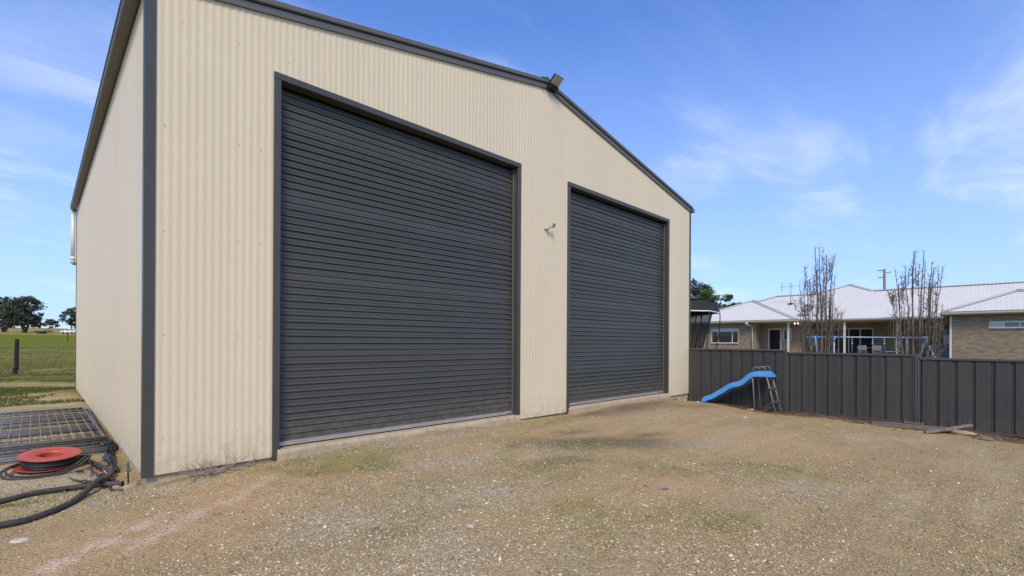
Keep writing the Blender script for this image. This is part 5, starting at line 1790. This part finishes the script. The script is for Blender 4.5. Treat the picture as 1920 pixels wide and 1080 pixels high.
# ------------------------------------------------------------------ swing set
sw = thing('swing_set', 'blue and grey metal swing set in the yard behind the fence', 'swing set', (23.7, -2.0, -.1))
A0 = Vector((21.84, -.20, 1.575)); B0 = Vector((25.5, -3.80, 1.58)); dd = (B0 - A0).normalized(); sd = dd.cross(Vector((0, 0, 1))).normalized()
mb = MB(); mb.tube([A0 + dd * .75, B0], .030, 10); mb.build('top_bar', M['bluebar'], sw)
mb = MB(); mb.tube([A0, A0 + dd * .748], .030, 10); mb.build('end_bar', M['paleblue'], sw)
for t, spread, out in ((.52, .75, -.18), (1.30, .0, .0), (5.10, .75, .14)):
    p = A0 + dd * t
    mb = MB(); mb.tube([p - dd * .07, p + dd * .07], .055, 10); mb.tube([p, p - Vector((0, 0, .16)) + dd * out * .1], .05, 10); mb.build('corner_joint', M['paleblue'], sw)
    for sg in ((-1, 1) if spread else (0,)):
        q = p + sd * sg * spread + dd * out * 1.0; q.z = gz(q.x, q.y) - .02
        mb = MB(); mb.tube([p - Vector((0, 0, .05)), q], .032, 8); mb.build('leg', M['bluebar'], sw)
for t0, t1, zs, seatw in ((2.05, 2.90, .75, 0), (3.38, 4.02, 1.0, 1), (4.32, 4.36, .5, 0)):
    for t in (t0, t1):
        p = A0 + dd * t
        mb = MB(); mb.tube([p - Vector((0, 0, .03)), p - Vector((0, 0, 1.58 - zs))], .011, 6); mb.build('hanger', M['bluebar'], sw)
        mb = MB(); mb.tube([p - Vector((0, 0, .24)), p - Vector((0, 0, .31))], .032, 8); mb.build('clip', M['paleblue'], sw)
    p, q = A0 + dd * t0, A0 + dd * t1
    p.z = q.z = zs
    mb = MB(); mb.bar(p, q, .20 if t1 - t0 > .1 else .3, .03); mb.build('swing_seat', M['steeltube'], sw)

# ------------------------------------------------------------------ trampoline with canopy
tc_ = Vector((18.61, 4.02, 0))
tg = gz(18.6, 4.0)
tr_ = thing('trampoline', 'trampoline with black net and dark canopy edged in white beside the shed', 'trampoline', (tc_.x, tc_.y, tg))
cs_, sn_ = math.cos(YAW), math.sin(YAW)


def camdir(X, Z): return Vector((X * cs_ + Z * sn_, -X * sn_ + Z * cs_, 0))


v_front = camdir(7.77 - 6.78, 19 - 20.74); a_front = math.atan2(v_front.y, v_front.x)
vert = [a_front + k * PI / 4 for k in range(8)]
RT = 2.0


def oc(k, r, z): return Vector((tc_.x + r * math.cos(vert[k % 8]), tc_.y + r * math.sin(vert[k % 8]), z))


for k in range(8):
    a, b = oc(k, RT, 0), oc(k + 1, RT, 0)
    mb = MB(); n = 8
    V = []
    for i in range(n + 1):
        p = a.lerp(b, i / n); sag = math.sin(PI * i / n)
        inw = (tc_ - p).normalized()
        for j in range(5):
            t = j / 4
            V.append((p.x + inw.x * (.10 * t + .03 * sag * t) , p.y + inw.y * (.10 * t + .03 * sag * t), 2.57 + .46 * t - .045 * sag * t + .012 * math.sin(9 * i + 3 * j)))
    mb.add(V, [(i * 5 + j, (i + 1) * 5 + j, (i + 1) * 5 + j + 1, i * 5 + j + 1) for i in range(n) for j in range(4)], True)
    mb.build('canopy_valance', M['canvas'], tr_)
    mb = MB()
    mb.tube([a.lerp(b, i / 6) + Vector((0, 0, 2.565)) for i in range(7)], .026, 6); mb.build('white_edging', M['white_trim'], tr_)
    mb = MB(); mb.add([oc(k, RT - .10, 3.03), oc(k + 1, RT - .10, 3.03), (tc_.x, tc_.y, 3.02)], [(0, 1, 2)]); mb.build('canopy_top', M['canvas'], tr_)
    mb = MB()
    mb.tube(sm([oc(k, RT, 2.57), oc(k, RT - .01, 2.0), oc(k, RT - .10, 1.3), oc(k, RT - .16, .7), oc(k, RT - .14, tg)], 4), .022, 8); mb.build('pole', M['black'], tr_)
    mb = MB(); q0 = [oc(k, RT - .75, .85), oc(k + 1, RT - .75, .85), oc(k + 1, RT - .30, 2.58), oc(k, RT - .30, 2.58)]
    mb.add(q0, [(0, 1, 2, 3)]); mb.build('net_panel', M['net'], tr_)
    mb = MB(); mb.tube([oc(k, RT - .75, .85), oc(k, RT - .30, 2.58)], .022, 6); mb.build('net_seam', M['black'], tr_)
    mb = MB(); mb.tube([oc(k, RT - .25, .80), oc(k + 1, RT - .25, .80)], .03, 8); mb.build('frame_tube', M['galv'], tr_)
mb = MB(); mb.lathe((tc_.x, tc_.y, .80), [(0, -.03), (1.35, .0)], 32); mb.build('jumping_mat', M['black'], tr_)

# ------------------------------------------------------------------ bare trees behind the fence
def bare_tree(base, stems, label, seed, bushy):
    random.seed(seed)
    g = gz(base[0], base[1])
    t = thing('bare_tree', label, 'tree', (base[0], base[1], g), 'bare upright trees behind the fence')
    side = Vector((cs_, -sn_, 0)); dep = Vector((sn_, cs_, 0))

    def stem(path, r0, r1, name, spur=True, parent=t):
        q = sm(path, 5)
        q = [p + Vector((random.uniform(-.012, .012), random.uniform(-.012, .012), 0)) for p in q]
        n = len(q)
        mb = MB(); mb.tube(q, [r0 + (r1 - r0) * (i / (n - 1)) ** .6 for i in range(n)], 7)
        if spur:
            for i in range(3, n):
                for _ in range(2):
                    if random.random() < .75:
                        p = q[i].lerp(q[i - 1], random.random())
                        a = random.uniform(0, 2 * PI); ln = random.choice((.04, .06, .08, .10, .16))
                        d = Vector((math.cos(a), math.sin(a), random.uniform(.2, .9))).normalized()
                        mb.tube([p, p + d * ln * .6, p + d * ln + Vector((0, 0, .02))], [.007, .005, .003], 4)
            for i in range(n // 3, n, 2):      # fine whippy side shoots
                p = q[i]; a = random.uniform(0, 2 * PI); ln = random.uniform(.18, .5) * (1 - .4 * i / n)
                d = Vector((math.cos(a), math.sin(a), random.uniform(.5, 1.1))).normalized()
                p1 = p + d * ln * .45; p2 = p1 + (d + Vector((random.uniform(-.3, .3), random.uniform(-.3, .3), .7))).normalized() * ln * .55
                mb.tube([p, p1, p2], [.006, .0048, .0028], 4)
        mb.build(name, M['bark'], parent)
        return q
    for (x0, z0, x1, z1, x2, z2, r, dz) in stems:
        b0 = Vector((base[0], base[1], 0)) + side * x0 + dep * dz * .3; b0.z = z0 if z0 > .4 else g - .05
        m1 = Vector((base[0], base[1], z1)) + side * x1 + dep * dz
        m2 = Vector((base[0], base[1], z2)) + side * x2 + dep * dz * 1.2
        midp = b0.lerp(m1, .52) + side * ((x1 - x0) * .30 + random.uniform(-.05, .05)) - Vector((0, 0, (z1 - z0) * .06))
        q = stem([b0, midp, m1, m1.lerp(m2, .5) + side * random.uniform(-.04, .04), m2], r, .009, 'trunk' if z0 < .4 else 'branch')
        # a few finer uprights leaving the stem
        for _ in range(bushy):
            i = random.randint(len(q) // 4, len(q) * 3 // 4)
            p = q[i]; a = random.choice((-1, 1)) * random.uniform(.4, 1.2); ln = random.uniform(.35, 1.15)
            e1 = p + side * a * .17 + dep * random.uniform(-.15, .15) + Vector((0, 0, .12)); e2 = e1 + side * a * .03 + Vector((0, 0, ln))
            e2.z = min(e2.z, z2 - .05)
            if e2.z > e1.z: stem([p, e1, e1.lerp(e2, .5), e2], max(.010, r * .26), .006, 'branch')
    return t


k1 = 18.0 / 905.2


def st(px, py, cx_, hz_=645.0, k=k1): return ((px - cx_) * k, 1.292 + (hz_ - py) * k)


def stems_from(rows, cx_, k):
    out = []
    for (xb, x1, y1, x2, y2, r, dz) in rows:
        a = st(x1, y1, cx_, 645, k); b = st(x2, y2, cx_, 646, k)
        out.append(((xb - cx_) * k * .45, -1 if True else 0, a[0], a[1], b[0], b[1], r * .54, dz))
    return out


T1 = [(1536, 1532, 560, 1528, 463, .075, 0), (1542, 1541, 560, 1538, 463, .085, .05), (1545, 1546, 545, 1545, 482, .06, -.1), (1549, 1553, 555, 1553, 476, .06, .12), (1552, 1556, 545, 1563, 479, .055, -.05),
      (1530, 1520, 560, 1514, 500, .05, .15), (1526, 1513, 575, 1510, 526, .04, -.2), (1556, 1561, 600, 1563, 560, .03, .2), (1524, 1502, 620, 1498, 608, .028, -.15), (1560, 1577, 612, 1583, 586, .03, .1), (1520, 1517, 600, 1512, 560, .03, .3)]
T2 = [(1712, 1711, 560, 1712, 470, .07, 0), (1716, 1715, 540, 1722, 468, .05, .12), (1727, 1729, 550, 1734, 469, .085, .05), (1729, 1739, 560, 1744, 502, .05, -.12), (1732, 1745, 545, 1753, 490, .05, .1),
      (1734, 1753, 580, 1764, 500, .045, -.05), (1707, 1700, 575, 1694, 500, .06, -.05), (1700, 1692, 575, 1685, 505, .05, .15), (1712, 1703, 575, 1700, 516, .03, .2), (1716, 1673, 590, 1667, 546, .035, -.2), (1714, 1676, 575, 1671, 535, .03, -.25),
      (1738, 1758, 625, 1764, 605, .03, .1), (1740, 1764, 625, 1769, 605, .03, .3), (1706, 1684, 580, 1680, 550, .025, .25)]
random.seed(77)
for T, lo, hi, ytop, ybot in ((T1, 1508, 1568, 470, 575), (T2, 1676, 1766, 475, 580)):
    mid_ = (lo + hi) / 2
    for i in range(7):
        xt = random.uniform(lo, hi); e_ = abs(xt - mid_) / ((hi - lo) / 2)
        yt = ytop + (ybot - ytop) * (.15 + .75 * e_ * random.uniform(.6, 1.1)); xb_ = mid_ + (xt - mid_) * .5
        T.append((xb_, mid_ + (xt - mid_) * .85, yt + random.uniform(55, 90), xt, yt, random.uniform(.028, .045), random.uniform(-.3, .3)))
bare_tree((20.08, -1.275), stems_from(T1, 1541, k1), 'leafless many-stemmed tree left, beside the satellite dish', 5, 3)
bare_tree((21.30, -3.87), stems_from(T2, 1717, 17 / 905.2), 'leafless spreading tree right, by the end of the swing set', 9, 2)
random.seed(21)

# ------------------------------------------------------------------ utility pole beyond the house
up_ = thing('utility_pole', 'wooden power pole with short crossarms beyond the house roof', 'power pole', (86.9, 6.0, gz(86.9, 6)))
mb = MB(); mb.tube([(86.9, 6.0, gz(86.9, 6)), (86.75, 6.12, 12.2)], [.20, .16], 10); mb.build('pole', M['timber'], up_)
for (z, a0, a1) in ((12.0, -1.05, .0), (11.6, .0, 1.0), (11.0, -.85, .0)):
    mb = MB(); s_ = Vector((cs_, -sn_, 0)); p = Vector((86.77, 6.1, z)); mb.bar(p + s_ * a0 - Vector((0, 0, 0)), p + s_ * a1 + Vector((0, 0, .2 if a1 > 0 else 0)), .10, .12); mb.build('crossarm', M['timber'], up_)

# ------------------------------------------------------------------ leafy trees
def leafy(name, label, X, Z, h, rx, crown0, m, seed, group=None, leaf=.35, clumps=60, per=60, trunks=3, bark='gumbark', flat=.6):
    r_ = np.random.default_rng(seed)
    base = Vector((CAM.x, CAM.y, 0)) + camdir(X, Z); g = gz(base.x, base.y); base.z = g
    t = thing(name, label, 'tree', base, group)
    cz0, cz1 = g + crown0 * h, g + h
    cc = []
    for i in range(clumps):
        while True:
            q = r_.uniform(-1, 1, 3)
            rr_ = np.linalg.norm(q)
            if .25 < rr_ < 1: break
        q[2] = q[2]
        w = 1 - .35 * max(q[2], 0)
        cc.append(Vector((base.x + q[0] * rx * w, base.y + q[1] * rx * w, (cz0 + cz1) / 2 + q[2] * (cz1 - cz0) / 2)))
    mbt = MB()
    for k in range(trunks):
        a = 2 * PI * k / max(trunks, 1) + r_.uniform(0, 1)
        b0 = base + Vector((math.cos(a), math.sin(a), 0)) * .02 * h - Vector((0, 0, .2))
        tip = Vector((base.x + math.cos(a) * rx * .35, base.y + math.sin(a) * rx * .35, g + h * .7))
        mid = b0.lerp(tip, .45) + Vector((r_.uniform(-.3, .3), r_.uniform(-.3, .3), 0))
        mbt.tube(sm([b0, mid, tip], 4), [.025 * h * (1 - .07 * j) for j in range(9)], 7)
        for c in cc[k::trunks * 2]:
            s0 = b0.lerp(mid, r_.uniform(.5, 1)) if r_.random() < .5 else mid.lerp(tip, r_.uniform(0, .8))
            mbt.tube([s0, s0.lerp(c, .5) + Vector((0, 0, -.03 * h * r_.random())), c], [.009 * h, .006 * h, .003 * h], 5)
    mbt.build('trunk', M[bark], t)
    V = []; 
    for c in cc:
        k = per
        cr_ = rx * r_.uniform(.16, .34)
        q = r_.normal(0, 1, (k, 3)); q /= np.linalg.norm(q, axis=1)[:, None]; q *= (r_.random(k) ** .45)[:, None]
        ctr = np.array(c)[None] + q * np.array([cr_, cr_, cr_ * flat])[None]
        a = r_.normal(0, 1, (k, 3)); a /= np.linalg.norm(a, axis=1)[:, None]
        b = np.cross(a, r_.normal(0, 1, (k, 3))); b /= np.linalg.norm(b, axis=1)[:, None]
        sz = leaf * r_.uniform(.5, 1.2, k)[:, None]
        V.append(np.stack([ctr - a * sz, ctr - b * sz * .45, ctr + a * sz, ctr + b * sz * .45], 1).reshape(-1, 3))
    V = np.concatenate(V) - np.array(base)[None]
    F = np.arange(len(V)).reshape(-1, 4)
    link('crown', np_mesh('crown', V, F, M[m], nside=4), t)
    return t


def px2X(px, Z): return (px - 960) / 905.2 * Z


G1 = 'gum trees across the paddock'
leafy('gum_tree', 'dense dark gum tree at the left edge across the paddock', px2X(8, 178), 178, 13.0, 5.2, .14, 'gumleaf', 1, G1, leaf=.42, clumps=95, per=60, trunks=4)
leafy('gum_tree', 'wide dark gum tree with a bare gap below, right of the edge tree', px2X(46, 172), 172, 13.2, 5.8, .17, 'gumleaf', 2, G1, leaf=.42, clumps=105, per=60, trunks=3)
leafy('gum_tree', 'open gum tree touching the shed wall, above the white vehicle', px2X(137, 190), 190, 9.8, 4.2, .30, 'gumleaf', 3, G1, leaf=.42, clumps=44, per=50, trunks=2)
leafy('gum_tree', 'tiny rounded tree on the skyline between the gum trees', px2X(95, 330), 330, 6.4, 4.6, .05, 'gumleaf', 4, G1, leaf=.6, clumps=34, per=40, trunks=2)
leafy('gum_tree', 'low dark shrub on the skyline under the wide gum tree', px2X(66, 330), 330, 6.6, 3.6, .05, 'gumleaf', 6, G1, leaf=.6, clumps=26, per=40, trunks=2)
G2 = 'trees behind the house'
leafy('tall_gum_tree', 'tall brownish gum tree rising behind the trampoline', px2X(1298, 62), 62, 9.2, 2.9, .30, 'darkleaf', 11, G2, leaf=.19, clumps=60, per=90, trunks=2)
leafy('bright_tree', 'bright green tree between the trampoline and the house roof', px2X(1324, 56), 56, 7.9, 2.3, .30, 'greenleaf', 12, G2, leaf=.15, clumps=64, per=90, trunks=2)
leafy('small_tree', 'green treetop showing over the left end of the house roof', px2X(1366, 62), 62, 7.0, 1.3, .2, 'greenleaf', 13, G2, leaf=.16, clumps=34, per=70, trunks=1)
leafy('small_tree', 'small dark treetop over the roof, right of the green one', px2X(1392, 70), 70, 7.6, 1.1, .2, 'gumleaf', 14, G2, leaf=.17, clumps=24, per=60, trunks=1)

# ------------------------------------------------------------------ paddock furniture and vehicle
def at_ground(px, Z):
    p = Vector((CAM.x, CAM.y, 0)) + camdir(px2X(px, Z), Z); return Vector((p.x, p.y, gz(p.x, p.y)))


p = at_ground(31, 24.0)
mb = MB(); mb.tube([p - Vector((0, 0, .3)), p + Vector((0, 0, .5)), p + Vector((.01, 0, 1.12)), p + Vector((.02, .0, 1.55))], [.088, .086, .084, .078], 10, smooth=False)
mb.solo('timber_post', M['darkpost'], p, 'tall black timber post standing alone in the paddock', 'post')
p = at_ground(28.5, 21.8)
mb = MB(); mb.tube([p - Vector((0, 0, .3)), p + Vector((0, 0, .30))], [.085, .080], 10, smooth=False)
mb.solo('post_stump', M['darkpost'], p, 'short black post stump beside the tall post', 'post')
p = at_ground(127, 78)
mb = MB(); mb.tube([p - Vector((0, 0, .3)), p + Vector((0, 0, 1.45))], .065, 7); mb.solo('fence_post', M['gumbark'], p, 'thin far post below the white vehicle', 'post')

p = at_ground(81, 160)
tl = thing('farm_trailer', 'low dark flat trailer with an upright braced post in the paddock', 'trailer', p)
s_ = Vector((cs_, -sn_, 0)); d_ = Vector((sn_, cs_, 0))
mb = MB(); mb.obox(p + Vector((0, 0, .75)), s_, d_, (0, 0, 1), 2.3, .9, .14); mb.build('deck', M['black'], tl)
mb = MB(); mb.bar(p + s_ * 2.15 + Vector((0, 0, .88)), p + s_ * 2.1 + Vector((0, 0, 2.3)), .12, .12); mb.build('upright', M['black'], tl)
mb = MB(); mb.bar(p + s_ * .55 + Vector((0, 0, .9)), p + s_ * 1.9 + Vector((0, 0, 2.1)), .09, .09); mb.build('brace', M['black'], tl)
for k in (-1.0, -.1):
    for sg in (-1, 1):
        mb = MB(); c = p + s_ * k + d_ * sg * .75 + Vector((0, 0, .35)); mb.tube([c - d_ * .1, c + d_ * .1], .35, 14); mb.build('wheel', M['rubber'], tl)

p = at_ground(131, 172)
vt = thing('utility_vehicle', 'white utility vehicle parked across the paddock by the shed edge', 'vehicle', p)


def veh(name, prof, half, m):
    mb = MB()
    n = len(prof)
    V = [p + s_ * x + d_ * half * w_ + Vector((0, 0, z)) for w_ in (-1, 1) for (x, z) in prof]
    mb.add(V, [tuple(range(n))[::-1], tuple(range(n, 2 * n))] + [(i, (i + 1) % n, n + (i + 1) % n, n + i) for i in range(n)])
    return mb.build(name, m, vt)


veh('body', [(-2.6, .45), (-2.6, .85), (-2.5, 1.0), (-1.35, 1.08), (2.4, 1.08), (2.45, .45)], .9, M['vehicle'])
veh('cabin', [(-1.35, 1.085), (-.85, 1.72), (2.2, 1.78), (2.4, 1.085)], .82, M['vehicle'])
for (x0, x1) in ((-.95, .45), (.6, 2.05)):
    mb = MB(); mb.add([p + s_ * x - d_ * .83 + Vector((0, 0, z)) for (x, z) in ((x0 - .15, 1.15), (x1, 1.15), (x1, 1.6), (x0 + .15, 1.6))], [(0, 1, 2, 3)]); mb.build('side_window', M['glass'], vt)
for x in (-1.65, 1.5):
    for sg in (-1, 1):
        mb = MB(); c = p + s_ * x + d_ * sg * .78 + Vector((0, 0, .37)); mb.tube([c - d_ * .12, c + d_ * .12], .37, 16); mb.build('wheel', M['rubber'], vt)
